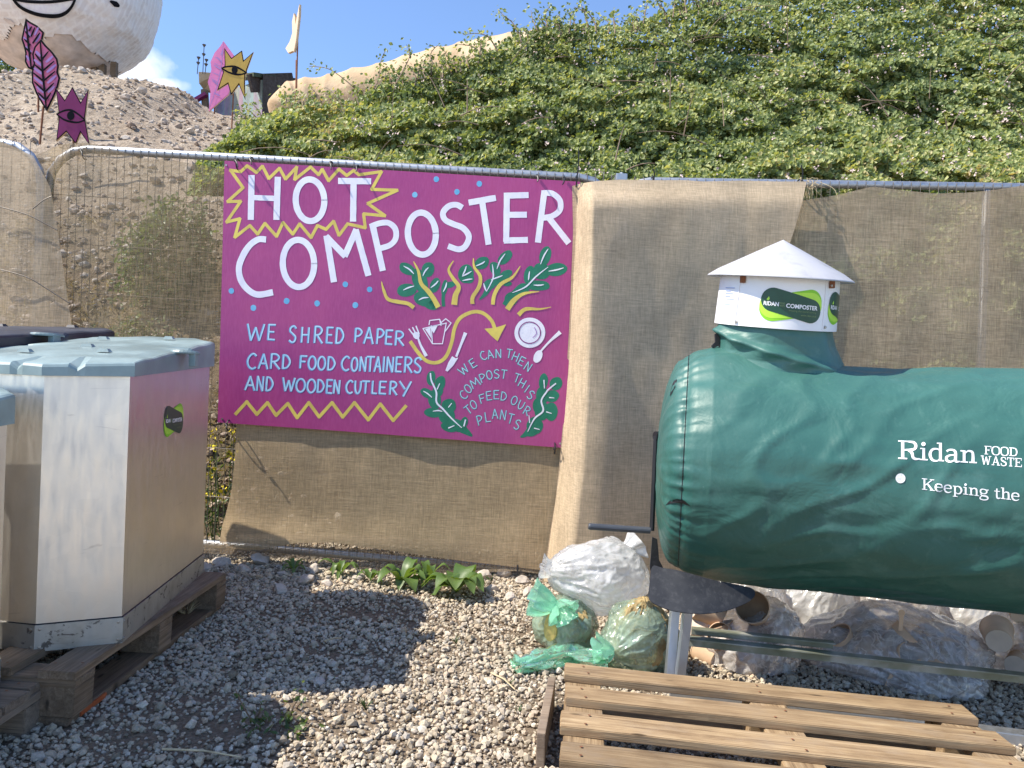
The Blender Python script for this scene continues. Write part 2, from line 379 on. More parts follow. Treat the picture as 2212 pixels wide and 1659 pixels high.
def leaf_mat(name, stops, transl=.35, rough=.45):
    t = NT(name); ri = t.n('ShaderNodeNewGeometry').outputs['Random Per Island']; c = t.coord()
    big = t.noise(c, .9, 3); f = t.math('ADD', t.math('MULTIPLY', ri, .72), t.rng(big, .3, .7, -.02, .34))
    col = t.ramp(f, stops)
    tr = t.mix(1.0, col, (1.7, 1.55, .6), 'MULTIPLY')
    a = t.pbsdf(col, rough, 0, None, .45); b = t.n('ShaderNodeBsdfTranslucent', {'Color': tr}).outputs[0]
    return t.done(t.n('ShaderNodeMixShader', {0: transl, 1: a, 2: b}).outputs[0])
M['leaf'] = leaf_mat('bramble_leaf', [(0, (.030, .050, .018)), (.18, (.075, .115, .042)), (.42, (.17, .23, .085)), (.66, (.30, .35, .135)), (.88, (.46, .465, .20)), (1, (.46, .37, .23))], .34, .52)
M['dock'] = leaf_mat('dock_leaf', [(0, (.05, .11, .03)), (.5, (.10, .18, .05)), (1, (.20, .25, .08))], .35, .4)
M['shrub'] = leaf_mat('shrub_leaf', [(0, (.05, .09, .03)), (.5, (.09, .15, .05)), (1, (.17, .22, .09))])
M['dry_grass'] = leaf_mat('dry_grass', [(0, (.10, .09, .035)), (.5, (.24, .19, .09)), (1, (.42, .34, .19))])
M['stem'] = simple('stem', (.11, .07, .045), .8, 0, .3)
M['cane'] = simple('bramble_cane', (.20, .14, .10), .8, 0, .35, 12)
M['blossom'] = simple('blossom', (.58, .46, .42), .8, 0, .2)
M['yellow_flower'] = simple('yellow_flower', (.75, .62, .03), .8, 0, .15)
M['straw'] = simple('straw', (.52, .42, .26), .9, 0, .3)

# burlap: open weave, seen through as a whole
def burlap(name, col, see, transl=.35):
    t = NT(name); c = t.coord('Object')
    va = t.noise(t.coord('Object', (420, 60, 22)), 1.0, 3, .6); vb = t.noise(t.coord('Object', (24, 60, 420)), 1.0, 3, .6)
    va2 = t.noise(t.coord('Object', (150, 20, 9)), 1.0, 4, .6); vb2 = t.noise(t.coord('Object', (9, 20, 150)), 1.0, 4, .6)
    th = t.math('ADD', t.math('ADD', va, vb), t.math('MULTIPLY', t.math('ADD', va2, vb2), .8))   # ~1.8 mean
    patch = t.noise(c, 2.6, 5, .6)
    k = t.rng(th, 1.45, 2.15, .76, 1.24); kk = t.math('MULTIPLY', k, t.rng(patch, .3, .7, .86, 1.12))
    colr = t.mix(1.0, col, t.n('ShaderNodeCombineColor', {0: kk, 1: kk, 2: kk}).outputs[0], 'MULTIPLY')
    d = t.n('ShaderNodeBsdfDiffuse', {'Color': colr, 'Normal': t.bump(th, .5, .002)}).outputs[0]
    tl = t.n('ShaderNodeBsdfTranslucent', {'Color': t.mix(1.0, colr, (1.1, .95, .72), 'MULTIPLY')}).outputs[0]
    cloth = t.n('ShaderNodeMixShader', {0: transl, 1: d, 2: tl}).outputs[0]
    hole = t.n('ShaderNodeMapRange', {0: th, 1: 1.5, 2: 2.1, 3: min(1, see*1.35), 4: see*.65}).outputs[0]
    hole = t.math('MULTIPLY', hole, t.rng(patch, .3, .7, 1.2, .8))
    return t.done(t.n('ShaderNodeMixShader', {0: hole, 1: cloth, 2: t.n('ShaderNodeBsdfTransparent').outputs[0]}).outputs[0])
BC = (.58, .445, .28)
M['burlap_thin'] = burlap('burlap_thin', (.43, .33, .205), .50)
M['burlap_light'] = burlap('burlap_light', (.64, .52, .37), .30, .45)
M['burlap_mid'] = burlap('burlap_mid', BC, .13)
M['burlap_thick'] = burlap('burlap_thick', (.57, .45, .31), .03, .2)
M['burlap_right'] = burlap('burlap_right', (.56, .44, .30), .22)
M['burlap_net'] = burlap('burlap_net', (.36, .28, .19), .62)

# plastic film
def film(name, tint, solid, white, crease=False):
    t = NT(name); c = t.coord(); n = t.noise(c, 9, 5, .6, 1.0); r = t.noise(t.coord('Object', (1, 1, 1)), 15 if crease else 24, 3, .5, 1.6)
    hgt = t.math('ADD', t.math('ABSOLUTE', t.math('SUBTRACT', n, .5)), t.math('MULTIPLY', t.math('ABSOLUTE', t.math('SUBTRACT', r, .5)), .45))
    nm = t.bump(hgt, .42 if crease else .55, .02)
    a = t.pbsdf(tint, .16, 0, nm, .6); b = t.n('ShaderNodeBsdfTranslucent', {'Color': (*tint, 1), 'Normal': nm}).outputs[0]
    body = t.n('ShaderNodeMixShader', {0: .45, 1: a, 2: b}).outputs[0]
    fac = t.rng(n, .36, .66, max(0, 1-solid-.22), min(1, 1-solid+.22))
    if crease: fac = t.math('MULTIPLY', fac, t.rng(t.math('ABSOLUTE', t.math('SUBTRACT', r, .5)), .0, .05, .35, 1))
    body = t.n('ShaderNodeMixShader', {0: fac, 1: body, 2: t.n('ShaderNodeBsdfTransparent', {'Color': (*white, 1)}).outputs[0]}).outputs[0]
    gl = t.n('ShaderNodeBsdfGlossy', {'Color': (1, 1, 1, 1), 'Roughness': .12, 'Normal': nm}).outputs[0]
    fr = t.n('ShaderNodeFresnel', {'IOR': 1.35, 'Normal': nm}).outputs[0]
    return t.done(t.n('ShaderNodeMixShader', {0: t.math('ADD', t.math('MULTIPLY', fr, .8), .03), 1: body, 2: gl}).outputs[0])
M['film_white'] = film('film_white', (.90, .90, .89), .74, (.97, .97, .96))
M['film_clear'] = film('film_clear', (.98, .94, .90), .50, (.99, .98, .97), True)
M['film_green'] = film('film_green', (.62, .84, .68), .40, (.90, .97, .91))
M['film_knot'] = film('film_green_knot', (.36, .78, .56), .80, (.8, .97, .87))
M['kraft'] = simple('kraft_cup', (.62, .43, .28), .7, 0, .15, 12)
M['kraft_pale'] = simple('pale_card', (.66, .54, .43), .7, 0, .12, 12)
M['waste_brown'] = simple('food_waste', (.26, .19, .085), .8, 0, .6, 14, .5, 20)
M['waste_yellow'] = simple('corn_box', (.55, .40, .13), .8, 0, .3, 60)
M['cup_dark'] = simple('cup_inside', (.30, .19, .11), .8, 0, .2)
M['orange'] = simple('orange_plastic', (.45, .11, .035), .5, 0, .2)
# ------------------------------------------------------------------ ground
def gz(x, y=0): return -0.04*max(0, min(6, x))-0.01*max(-6, min(0, x))
def gpt(u, v):
    """point of the gravel seen at (u, v)"""
    r = ray(u, v); t = CAMH/(-r.z-(0.04 if r.x > 0 else 0.01)*r.x); return CAMO+r*t
xs = np.concatenate([[-90, -40, -15], np.linspace(-6, 6, 49), [15, 40, 90]]); ys = np.concatenate([[-60, -25, -8], np.linspace(-2, 6, 33), [15, 40, 120]])
rows = [[Vector((x, y, gz(x)+(.008*noise.noise(Vector((x*1.5, y*1.5, 0))) if abs(x) < 6 and -2 < y < 6 else 0))) for x in xs] for y in ys]
tag(MB().grid(rows).obj('ground', M['ground'], smooth=True), kind='structure')

def stones(n, sub=2):
    bm = bmesh.new(); bmesh.ops.create_icosphere(bm, subdivisions=sub, radius=1); bm.verts.ensure_lookup_table(); bm.verts.index_update()
    V = np.array([v.co[:] for v in bm.verts]); F = np.array([[v.index for v in f.verts] for f in bm.faces]); bm.free()
    protos = []
    for k in range(n):
        W = V.copy()
        for _ in range(11):
            d = RNG.normal(size=3); d /= np.linalg.norm(d); h = RNG.uniform(.5, .8)
            s = W@d; over = np.maximum(s-h, 0); W -= over[:, None]*d
        W *= RNG.uniform(.75, 1.15, 3); protos.append(W)
    return protos, F
PROT, PF = stones(14); PROT_S, PF_S = stones(16, 1)
def rotmats(n):
    q = RNG.normal(size=(n, 4)); q /= np.linalg.norm(q, axis=1)[:, None]; w, x, y, z = q.T
    return np.stack([1-2*(y*y+z*z), 2*(x*y-z*w), 2*(x*z+y*w), 2*(x*y+z*w), 1-2*(x*x+z*z), 2*(y*z-x*w), 2*(x*z-y*w), 2*(y*z+x*w), 1-2*(x*x+y*y)], 1).reshape(n, 3, 3)
def scatter(pos, rad, flat=.8, PR=None, PFF=None):
    PR = PROT if PR is None else PR; PFF = PF if PFF is None else PFF
    n = len(pos); k = len(PR[0]); Rm = rotmats(n); pr = np.array(PR)[RNG.integers(0, len(PR), n)]
    V = np.einsum('nij,nkj->nki', Rm, pr)*rad[:, None, None]; V[:, :, 2] *= flat; V += pos[:, None, :]
    F = (PFF[None]+(np.arange(n)*k)[:, None, None]).reshape(-1, 3); return V.reshape(-1, 3), F
# gravel: loose crushed stones over the bed, thinner over two bare patches
N = 150000
x = RNG.uniform(-2.7, 3.0, N); y = RNG.uniform(1.2, 4.35, N)
keep = np.abs(x) < .7*y+.25
bare = np.zeros(N)
for (bu, bv, ra, rb, s) in ((800, 1330, .34, .15, .9), (560, 1560, .40, .16, .7), (950, 1285, .28, .12, .7), (760, 1410, .30, .10, .65), (1105, 1390, .22, .10, .55), (330, 1590, .3, .10, .6)):
    c = gpt(bu, bv); bare = np.maximum(bare, s*np.exp(-(((x-c.x)/ra)**2+((y-c.y)/rb)**2)))
bn = np.array([noise.noise(Vector((a*2.2, b*3.5, 3))) for a, b in zip(x, y)])
keep &= RNG.uniform(size=N) > bare+np.clip((bn-.15)*1.1, 0, .5)
keep &= RNG.uniform(size=N) < np.where(y > 3.95, .45, 1)
x, y = x[keep], y[keep]; n = len(x)
rad = np.clip(RNG.lognormal(math.log(.0067), .40, n), .003, .021)
z = np.where(x > 0, -.04*x, -.01*x)+rad*RNG.uniform(.1, .75, n)+.002
V, F = scatter(np.stack([x, y, z], 1), rad, .85, PROT_S, PF_S)
tag(mk('gravel', V, F, M['gravel']), 'pale crushed stone gravel covering the yard in front of the fence', 'gravel', kind='stuff')

# ------------------------------------------------------------------ mound and bank behind the fence
HTOP = [(395, 450), (430, 338), (470, 306), (504, 280), (528, 262), (580, 246), (612, 228), (667, 226), (709, 224), (737, 216), (765, 222), (789, 206), (806, 192), (820, 186), (855, 178), (886, 175), (914, 156), (928, 146), (955, 152), (980, 143), (1008, 136), (1035, 119), (1063, 110), (1084, 92), (1101, 74), (1118, 70), (1136, 82), (1153, 62), (1185, 60), (1205, 62), (1240, 50), (1300, 57), (1380, 53), (1400, 38), (1450, 22), (1490, 10), (1540, -4), (1700, -18), (2000, -16), (2212, -22), (2600, -40), (2950, -60)]
CREST = [(-900, 200), (-400, 185), (-100, 180), (0, 170), (80, 160), (150, 157), (200, 166), (260, 177), (330, 180), (380, 192), (420, 216), (450, 234), (500, 247), (560, 264), (700, 290), (900, 320)]
CRX = [(P(u, v, 10.5).x, P(u, v, 10.5).z) for u, v in CREST]
def sm(a, b, t): t = max(0, min(1, (t-a)/(b-a))); return t*t*(3-2*t)
def mound_z(x, y):
    c = float(np.interp(x, [p[0] for p in CRX], [p[1] for p in CRX]))
    L = float(np.interp(y, [4.15, 4.5, 5.6, 7.0, 9.2, 10.5, 11.5, 14, 30, 80], [-.25, .18, 1.55, 2.95, c-.55, c, c-.15, c-.6, c-2.5, -.5]))
    Rr = float(np.interp(y, [4.4, 4.7, 5.2, 7.0, 9.0, 14, 30, 80], [-.3, .1, 1.85, 3.45, 4.0, 4.0, 2.5, -.5]))
    w = sm(-2.0, -1.0, x)
    if y > 4.8:
        uu = CU+x/y*FPX; Rr = float(np.interp(y, [4.4, 4.7, 5.3, 6.9, 8.0, 14, 30, 80], [-.3, .1, 2.0, 3.75, 4.25, 4.2, 2.5, -.5]))
        cap = P(uu, float(np.interp(uu, [p[0] for p in HTOP], [p[1] for p in HTOP]))+30, y).z; Rr = min(Rr, cap)
    z = L*(1-w)+Rr*w
    p = Vector((x, y, 0)); a = sm(4.2, 5.2, y)
    return z+a*(.12*noise.noise(p*.8)+.07*noise.noise(p*2.3)+.035*noise.noise(p*6)+.018*noise.noise(p*14))
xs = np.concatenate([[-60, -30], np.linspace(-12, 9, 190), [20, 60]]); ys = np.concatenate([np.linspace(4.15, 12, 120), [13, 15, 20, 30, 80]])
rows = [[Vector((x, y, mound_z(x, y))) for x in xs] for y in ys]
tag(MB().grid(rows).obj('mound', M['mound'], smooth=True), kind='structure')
n = 6000; x = RNG.uniform(-8.5, -.9, n); y = RNG.uniform(4.4, 10.8, n)
z = np.array([mound_z(a, b) for a, b in zip(x, y)]); rad = np.clip(RNG.lognormal(math.log(.019), .55, n), .008, .085)
xb = RNG.uniform(-4.2, -1.0, 3500); yb = RNG.uniform(4.35, 6.4, 3500); zb = np.array([mound_z(a, b) for a, b in zip(xb, yb)]); rb_ = np.clip(RNG.lognormal(math.log(.014), .5, 3500), .006, .06)
x = np.concatenate([x, xb]); y = np.concatenate([y, yb]); z = np.concatenate([z, zb]); rad = np.concatenate([rad, rb_])
V, F = scatter(np.stack([x, y, z+rad*.25], 1), rad, .75, PROT_S, PF_S)
tag(mk('loose_stones', V, F, M['mound_stone']), 'loose stones strewn over the bare earth mound behind the fence', 'stones', kind='stuff')

# ------------------------------------------------------------------ leaves
def leaf_mesh(pos, nrm, ln, wd, fold=.25):
    n = len(pos); nrm = nrm/np.linalg.norm(nrm, axis=1)[:, None]
    t = RNG.normal(size=(n, 3)); t -= (t*nrm).sum(1)[:, None]*nrm; t /= np.linalg.norm(t, axis=1)[:, None]; b = np.cross(nrm, t)
    ln = ln[:, None]; wd = wd[:, None]
    V = np.stack([pos-t*ln*.5, pos-nrm*wd*fold, pos+t*ln*.5-nrm*wd*fold*.8, pos+b*wd*.5-t*ln*.08, pos-b*wd*.5-t*ln*.08, pos+b*wd*.36+t*ln*.22-nrm*wd*.1, pos-b*wd*.36+t*ln*.22-nrm*wd*.1], 1).reshape(-1, 3)
    base = (np.arange(n)*7)[:, None]
    Fq = np.concatenate([base+np.array([[0, 1, 3]]), base+np.array([[1, 2, 5]]), base+np.array([[1, 5, 3]]), base+np.array([[0, 4, 1]]), base+np.array([[4, 6, 1]]), base+np.array([[1, 6, 2]])])
    return V, Fq
hu = np.array([p[0] for p in HTOP], float); hv = np.array([p[1] for p in HTOP], float)
def Pn(u, v, d):
    xc = (u-CU)/FPX*d; zc = -(v-CV)/FPX*d; return np.stack([xc*CR-zc*SR, d, CAMH+xc*SR+zc*CR], 1)
def hedge_d(v): return np.where(v < 390, 4.85+(390-v)/390*1.65, 4.85-(v-390)/390*.1)
N = 330000
u = RNG.uniform(395, 2900, N); top = np.interp(u, hu, hv)
tj = np.array([noise.noise(Vector((a*.035, 0, 0)))*9+noise.noise(Vector((a*.11, 5, 0)))*7 for a in u]); top = top+tj
v = RNG.uniform(-70, 860, N); keep = (v > top) & (RNG.uniform(size=N) < np.where(v > 430, .28, 1)) & (RNG.uniform(size=N) < np.where(u > 2330, .4, 1))
keep &= ~((v > 420) & (u < 520))
u, v = u[keep], v[keep]; d = hedge_d(v); p0 = Pn(u, v, d)
cl = np.array([noise.noise(Vector(q)*1.5) for q in p0]); c2 = np.array([noise.noise(Vector(q)*4.2+Vector((9, 3, 1))) for q in p0])
c3 = np.array([noise.noise(Vector(q)*9+Vector((2, 8, 5))) for q in p0])
gap = RNG.uniform(size=len(u)) < np.clip(.12+(-c2-.08)*1.2+(-c3-.1)*.8+np.clip(-cl-.1, 0, .4)*.5, 0, .85)
depth = -.24*cl-.16*c2-.09*c3+RNG.exponential(.08, len(u))+np.where(gap, RNG.uniform(.1, .35, len(u)), 0)
p = Pn(u, v, d+depth); n = len(p)
nr = np.array([[-.40, -.66, .42]])+RNG.normal(size=(n, 3))*.5
ln = RNG.uniform(.028, .052, n); V, F = leaf_mesh(p, nr, ln, ln*RNG.uniform(.62, .85, n))
hedge = thing('bramble_hedge', 'dense bramble hedge covering the bank behind the fence', 'hedge', (1.5, 5.6, 2.0))
tag(mk('foliage', V, F, M['leaf'], hedge), kind='stuff')
# blossom and canes
k = 330; u = RNG.uniform(700, 2600, k)**1.0; v = np.interp(u, hu, hv)+RNG.uniform(8, 400, k); ok = v < 400; u, v = u[ok], v[ok]; k = len(u)
p = Pn(u, v, hedge_d(v)); cl = np.array([noise.noise(Vector(q)*1.5) for q in p]); p = Pn(u, v, hedge_d(v)-.24*cl-.14)
pp = np.repeat(p, 5, 0)+RNG.normal(size=(5*k, 3))*.013; l = RNG.uniform(.011, .021, 5*k)
V, F = leaf_mesh(pp, RNG.normal(size=(5*k, 3))+np.array([[-.3, -.8, .5]]), l, l*.9)
tag(mk('blossom', V, F, M['blossom'], hedge), kind='stuff')
mb = MB()
def cane(pts, r=.004, seg=4): mb.tube(pts, [r*(1-.65*i/(len(pts)-1)) for i in range(len(pts))], seg, cap=False)
for i in range(100):
    u0 = random.uniform(450, 2700); v0 = lerp_pl(HTOP, u0)+random.uniform(20, 330)
    if v0 > 400: continue
    a = P(u0, v0, float(hedge_d(np.array(v0)))-.12+random.uniform(-.12, .15)); ang = random.uniform(0, math.pi); L = random.uniform(.15, .55)
    dx = Vector((math.cos(ang), random.uniform(-.4, .2), math.sin(ang))); pts = [a+dx*L*t+Vector((0, 0, -.35*L*t*t)) for t in (0, .25, .5, .75, 1)]
    cane(pts, random.uniform(.0025, .005))
sl_p, sl_n, sl_l = [], [], []
SHOOTS = [[(789, 222), (770, 195), (742, 170), (708, 148), (668, 143)], [(800, 205), (818, 170), (822, 135), (832, 110)], [(855, 180), (872, 150), (885, 120), (878, 96)], [(905, 170), (905, 150), (925, 146)], [(620, 235), (618, 212), (616, 198)], [(1075, 110), (1055, 80), (1030, 72), (1000, 75)], [(1120, 75), (1108, 50), (1090, 35), (1075, 20)], [(1160, 65), (1150, 40), (1147, 22)], [(1205, 62), (1200, 45), (1210, 30)],
          [(1270, 60), (1262, 25), (1255, 8)], [(1290, 60), (1272, 30), (1240, 15)], [(1330, 60), (1325, 38), (1322, 22)], [(1390, 50), (1395, 20), (1400, 4)], [(1440, 30), (1420, 5), (1425, -8)], [(980, 150), (968, 125), (960, 110)], [(700, 230), (685, 205), (672, 190)], [(560, 262), (540, 240), (520, 232)], [(940, 150), (930, 118), (945, 98)], [(1040, 118), (1020, 100), (990, 96)], [(1185, 60), (1178, 30), (1190, 12)], [(1500, 10), (1490, -8), (1470, -15)]]
for i in range(70):
    a = random.uniform(520, 1560); b = lerp_pl(HTOP, a); SHOOTS.append([(a, b+16), (a+random.uniform(-8, 4), b-random.uniform(2, 10)), (a+random.uniform(-22, 12), b-random.uniform(10, 34))])
for s in SHOOTS:
    pts = [P(a, b, 5.75+random.uniform(-.1, .3)-.0*i) for i, (a, b) in enumerate(s)]; dd = [q.y for q in pts]; m = sum(dd)/len(dd)
    pts = smooth_line([P(a, b, m+.04*i) for i, (a, b) in enumerate(s)], 4); cane(pts, .006)
    for q in pts[1:]:
        for _ in range(4): sl_p.append(q+Vector((random.gauss(0, .03), random.gauss(0, .03), random.gauss(0, .025)))); sl_n.append((random.gauss(-.2, .5), random.gauss(-.6, .5), random.gauss(.5, .5))); sl_l.append(random.uniform(.02, .04))
tag(mb.obj('cane', M['cane'], hedge), kind='stuff')
sl_l = np.array(sl_l); V, F = leaf_mesh(np.array([q[:] for q in sl_p]), np.array(sl_n), sl_l, sl_l*.7)
tag(mk('shoot_leaf', V, F, M['leaf'], hedge), kind='stuff')

def bush(name, label, cat, c, rad, n, size, stem_n=8, mat='shrub', up=.7):
    c = Vector(c); root = thing(name, label, cat, c)
    q = RNG.normal(size=(n, 3)); q /= np.linalg.norm(q, axis=1)[:, None]; q *= RNG.uniform(.25, 1, n)[:, None]**.5
    f = np.array([1+.45*noise.noise(Vector(a)*2.2+c) for a in q]); q *= f[:, None]
    p = q*np.array([[rad[0], rad[1], rad[2]]])+np.array(c)+np.array([0, 0, rad[2]*.8])
    l = RNG.uniform(.7, 1.3, n)*size; V, F = leaf_mesh(p, RNG.normal(size=(n, 3))*.6+np.array([[-.3, -.5, .6]]), l, l*.5)
    tag(mk('foliage', V, F, M[mat], root), kind='stuff')
    mb = MB()
    for i in range(stem_n):
        a = random.uniform(0, 6.28); e = Vector((math.cos(a)*rad[0]*.7, math.sin(a)*rad[1]*.7, rad[2]*random.uniform(.9, 1.7)))
        mb.tube([c, c+e*.4+Vector((0, 0, .05)), c+e], [min(.012, .02*rad[2]), min(.008, .014*rad[2]), min(.003, .006*rad[2])], 5, cap=False)
    tag(mb.obj('stem', M['stem'], root), kind='stuff'); return root
b0 = P(385, 480, 5.6); bush('green_shrub', 'green leafy shrub seen dimly through the thin burlap left of the sign', 'shrub', (b0.x, 5.45, mound_z(b0.x, 5.45)-.02), (.36, .2, .45), 3200, .05)
b1 = P(290, 520, 5.1); bush('young_shrub', 'smaller grey green shrub low behind the thin burlap', 'shrub', (b1.x, 5.1, mound_z(b1.x, 5.1)-.05), (.34, .14, .24), 1100, .04)
n = 9000; x = RNG.uniform(-4.0, -.9, n); y = RNG.uniform(4.4, 6.2, n); pk = np.array([noise.noise(Vector((a*1.6, b*1.6, 7))) for a, b in zip(x, y)]); ok = pk > -.02; x, y = x[ok], y[ok]; n = len(x)
z = np.array([mound_z(a, b) for a, b in zip(x, y)]); l = RNG.uniform(.03, .09, n); V, F = leaf_mesh(np.stack([x, y, z+l*.35], 1), RNG.normal(size=(n, 3))*.5+np.array([[-.3, -.8, .2]]), l, l*.14)
tag(mk('dry_grass', V, F, M['dry_grass']), 'dry grass and scrub on the lower slope seen dimly through the thin burlap', 'grass', kind='stuff')
b2 = P(10, 160, 14); bush('distant_shrub', 'distant bush on the skyline left of the giant head', 'shrub', (b2.x-.1, 14, b2.z-.55), (.65, .4, .5), 2600, .075)

# ------------------------------------------------------------------ fence panels
FD = [(-900, 4.1), (105, 3.88), (1345, 3.78), (2212, 3.70), (2950, 3.62)]
def fd(u): return lerp_pl(FD, u)
def fence_panel(label, tl, tr, hL, hR, n, rc=.12, stile=None, sag=False):
    tl, tr = Vector(tl), Vector(tr); ex = (tr-tl); L = ex.length; ex.normalize(); base = (tl+tr)/2-Vector((0, 0, hL+.1))
    root = thing('mesh_fence', label, 'fence panel', base, 'wire mesh fence panels')
    up = Vector((-.002, 0, 1)); bl = tl-up*hL; br = tr-up*hR
    pts = [bl-up*.09, tl-up*rc]
    pts += [tl-up*rc+ex*rc*(1-math.cos(a))+up*rc*math.sin(a) for a in (R(22), R(45), R(68), R(90))]
    pts += [tr-up*rc-ex*rc*(1-math.cos(a))+up*rc*math.sin(a) for a in (R(90), R(68), R(45), R(22))]
    pts += [tr-up*rc, br-up*.09]
    mb = MB(); mb.tube(pts, .0205, 12); mb.tube([bl, br], .0195, 12)
    mb.obj('frame', M['tube'], root, True)
    if stile is not None:
        s = MB(); a = tl+ex*stile; s.tube([a-up*.02, a-up*(hL-.02)], .019, 10); s.obj('stile', M['tube'], root, True)
    w = MB(); F_ = Vector((ex.y, -ex.x, 0)).normalized()*.001
    for i in range(1, n):
        s = i/n; a = tl+ex*L*s+up*.022+F_*0; h = hL+(hR-hL)*s
        w.tube([a+Vector((0, -.022, -.012)), a+Vector((0, -.023, -.05)), a-up*(h+.02)+Vector((0, -.021, 0))], .0016, 4, cap=False)
        w.tube([a+Vector((0, -.021, -.018)), a+Vector((0, 0, 0)), a+Vector((0, .02, -.02))], .0018, 4, cap=False)
    nh = 8
    for j in range(1, nh):
        t = j/nh; a = tl-up*hL*t; b = tr-up*hR*t
        if sag: pts = [a.lerp(b, s)-up*(.0 if s < .55 else 1.1*(s-.55)**2) for s in np.linspace(0, 1, 12)]
        else: pts = [a, b]
        w.tube([q+Vector((0, -.0245, 0)) for q in pts], .0017, 4, cap=False)
    w.obj('mesh_wire', M['wire'], root); return root
tl1, tr1 = P(108, 318, 3.88), P(1338, 388, 3.78)
fence_panel('galvanised fence panel behind the purple sign and thin burlap', tl1, tr1, 1.93, 1.95, 72, .2)
tl2 = P(1352, 391, 3.79); dv = P(2212, 408, 3.70)-P(1760, 403, 3.745); tr2 = P(2212, 408, 3.70)+dv*1.35
fence_panel('galvanised fence panel behind the green composter', tl2, tr2, 1.95, 1.95, 76, stile=(P(2131, 406, 3.71)-tl2).length)
tr0 = P(92, 312, 3.83); pn0 = fence_panel('galvanised fence panel with sagging wires at the far left', tr0+Vector((-3.3, .2, .06)), tr0, 1.93, 1.93, 70, .2, sag=True)
for L in ([(-40, 440), (0, 447), (59, 464), (95, 482), (124, 497)], [(-40, 575), (0, 582), (59, 599), (97, 621), (150, 655)], [(70, 452), (95, 432), (112, 424)]):
    MB().tube(smooth_line([P(a, b, 3.765) for a, b in L], 5), .0028, 5).obj('bent_wire', M['wire'], pn0)
# clamp on the joint
root = thing('fence_clamp', 'grey bolted clamp on the fence rail right of the sign', 'clamp', P(1341, 385, 3.74))
MB().box(P(1341, 386, 3.745), (.055, .07, .035), bev=.005).obj('clamp_body', M['tube'], root)
MB().tube([P(1341, 384, 3.74), P(1343, 373, 3.74)], .008, 8).obj('bolt', M['tube'], root)

# ------------------------------------------------------------------ burlap
def cloth(name, label, top, bottom, left, right, dfun, mat, nu=64, nv=56, spow=1.0, wr=.012, seed=0):
    def arc(pl):
        pl = [Vector((a, b, 0)) for a, b in pl]; acc = [0]
        for i in range(1, len(pl)): acc.append(acc[-1]+(pl[i]-pl[i-1]).length)
        return [a/acc[-1] for a in acc], pl
    def ev(A, t):
        a, pl = A; return Vector((float(np.interp(t, a, [q.x for q in pl])), float(np.interp(t, a, [q.y for q in pl])), 0))
    T, B, L, Rr = arc(top), arc(bottom), arc(left), arc(right); rows = []
    c00, c10, c01, c11 = ev(T, 0), ev(T, 1), ev(B, 0), ev(B, 1)
    for j in range(nv):
        t = j/(nv-1); row = []
        for i in range(nu):
            s = (i/(nu-1))**spow
            q = ev(T, s)*(1-t)+ev(B, s)*t+ev(L, t)*(1-s)+ev(Rr, t)*s-(c00*(1-s)*(1-t)+c10*s*(1-t)+c01*(1-s)*t+c11*s*t)
            d = dfun(q.x, q.y, s, t)
            w = Vector((q.x*.006, q.y*.0035, seed)); e = min(1, 12*t)
            d += wr*noise.noise(w)*e+wr*.35*noise.noise(w*3.1)*e
            row.append(P(q.x, q.y, d))
        rows.append(row)
    mb = MB().grid(rows); o = mb.obj(name, M[mat], smooth=True, base=rows[-1][nu//2])
    return tag(o, label, 'burlap', 'burlap screens tied to the fence')
flat = lambda u, v, s, t: fd(u)-.040
def piece1_d(u, v, s, t):
    d = fd(u)-.040
    return d-.05*math.exp(-((u-150)/28)**2)*math.exp(-max(0, v-325)/60)+.02*math.exp(-((u-100)/25)**2)
cloth('burlap_screen', 'paler strip of burlap at the far left edge', [(-160, 300), (-60, 300), (0, 304), (40, 322), (72, 337)], [(-160, 1150), (20, 1150), (200, 1160)], [(-160, 300), (-160, 1150)], [(72, 337), (108, 402), (122, 480), (140, 600), (158, 725), (180, 900), (200, 1160)], lambda u, v, s, t: fd(u)-.10, 'burlap_light', wr=.03, seed=1.3)
cloth('burlap_screen', 'thin see-through burlap left of the purple sign', [(70, 334), (100, 322), (128, 310), (150, 306), (182, 305), (225, 312), (262, 326), (300, 338), (380, 347), (400, 350), (440, 357), (500, 370)], [(70, 1120), (300, 1080), (452, 905), (500, 890)], [(70, 338), (62, 600), (66, 900), (70, 1120)], [(500, 370), (502, 600), (500, 890)], piece1_d, 'burlap_thin', wr=.02, seed=2.1)
cloth('burlap_screen', 'darker burlap hanging below the purple sign', [(512, 880), (800, 900), (1265, 930)], [(474, 1172), (520, 1186), (560, 1188), (640, 1173), (720, 1172), (850, 1190), (1000, 1212), (1190, 1234)], [(512, 880), (508, 980), (500, 1060), (488, 1110), (480, 1135), (474, 1172)], [(1265, 930), (1250, 1000), (1225, 1120), (1190, 1234)], lambda u, v, s, t: fd(u)-.056-.04*math.exp(-((v-1180)/45)**2)*(1-s)+.02*math.exp(-((u-480)/20)**2), 'burlap_mid', wr=.010, seed=3.7)
cloth('burlap_screen', 'limp netted hem of burlap sagging over the bottom rail', [(440, 1168), (540, 1182), (640, 1165), (720, 1165), (850, 1182), (1000, 1204), (1185, 1226)], [(440, 1195), (540, 1200), (640, 1205), (740, 1222), (850, 1238), (960, 1243), (1060, 1236), (1120, 1233), (1185, 1243)], [(440, 1168), (440, 1195)], [(1185, 1226), (1185, 1243)], lambda u, v, s, t: fd(u)-.03-.03*t, 'burlap_net', nv=10, wr=.015, seed=5)
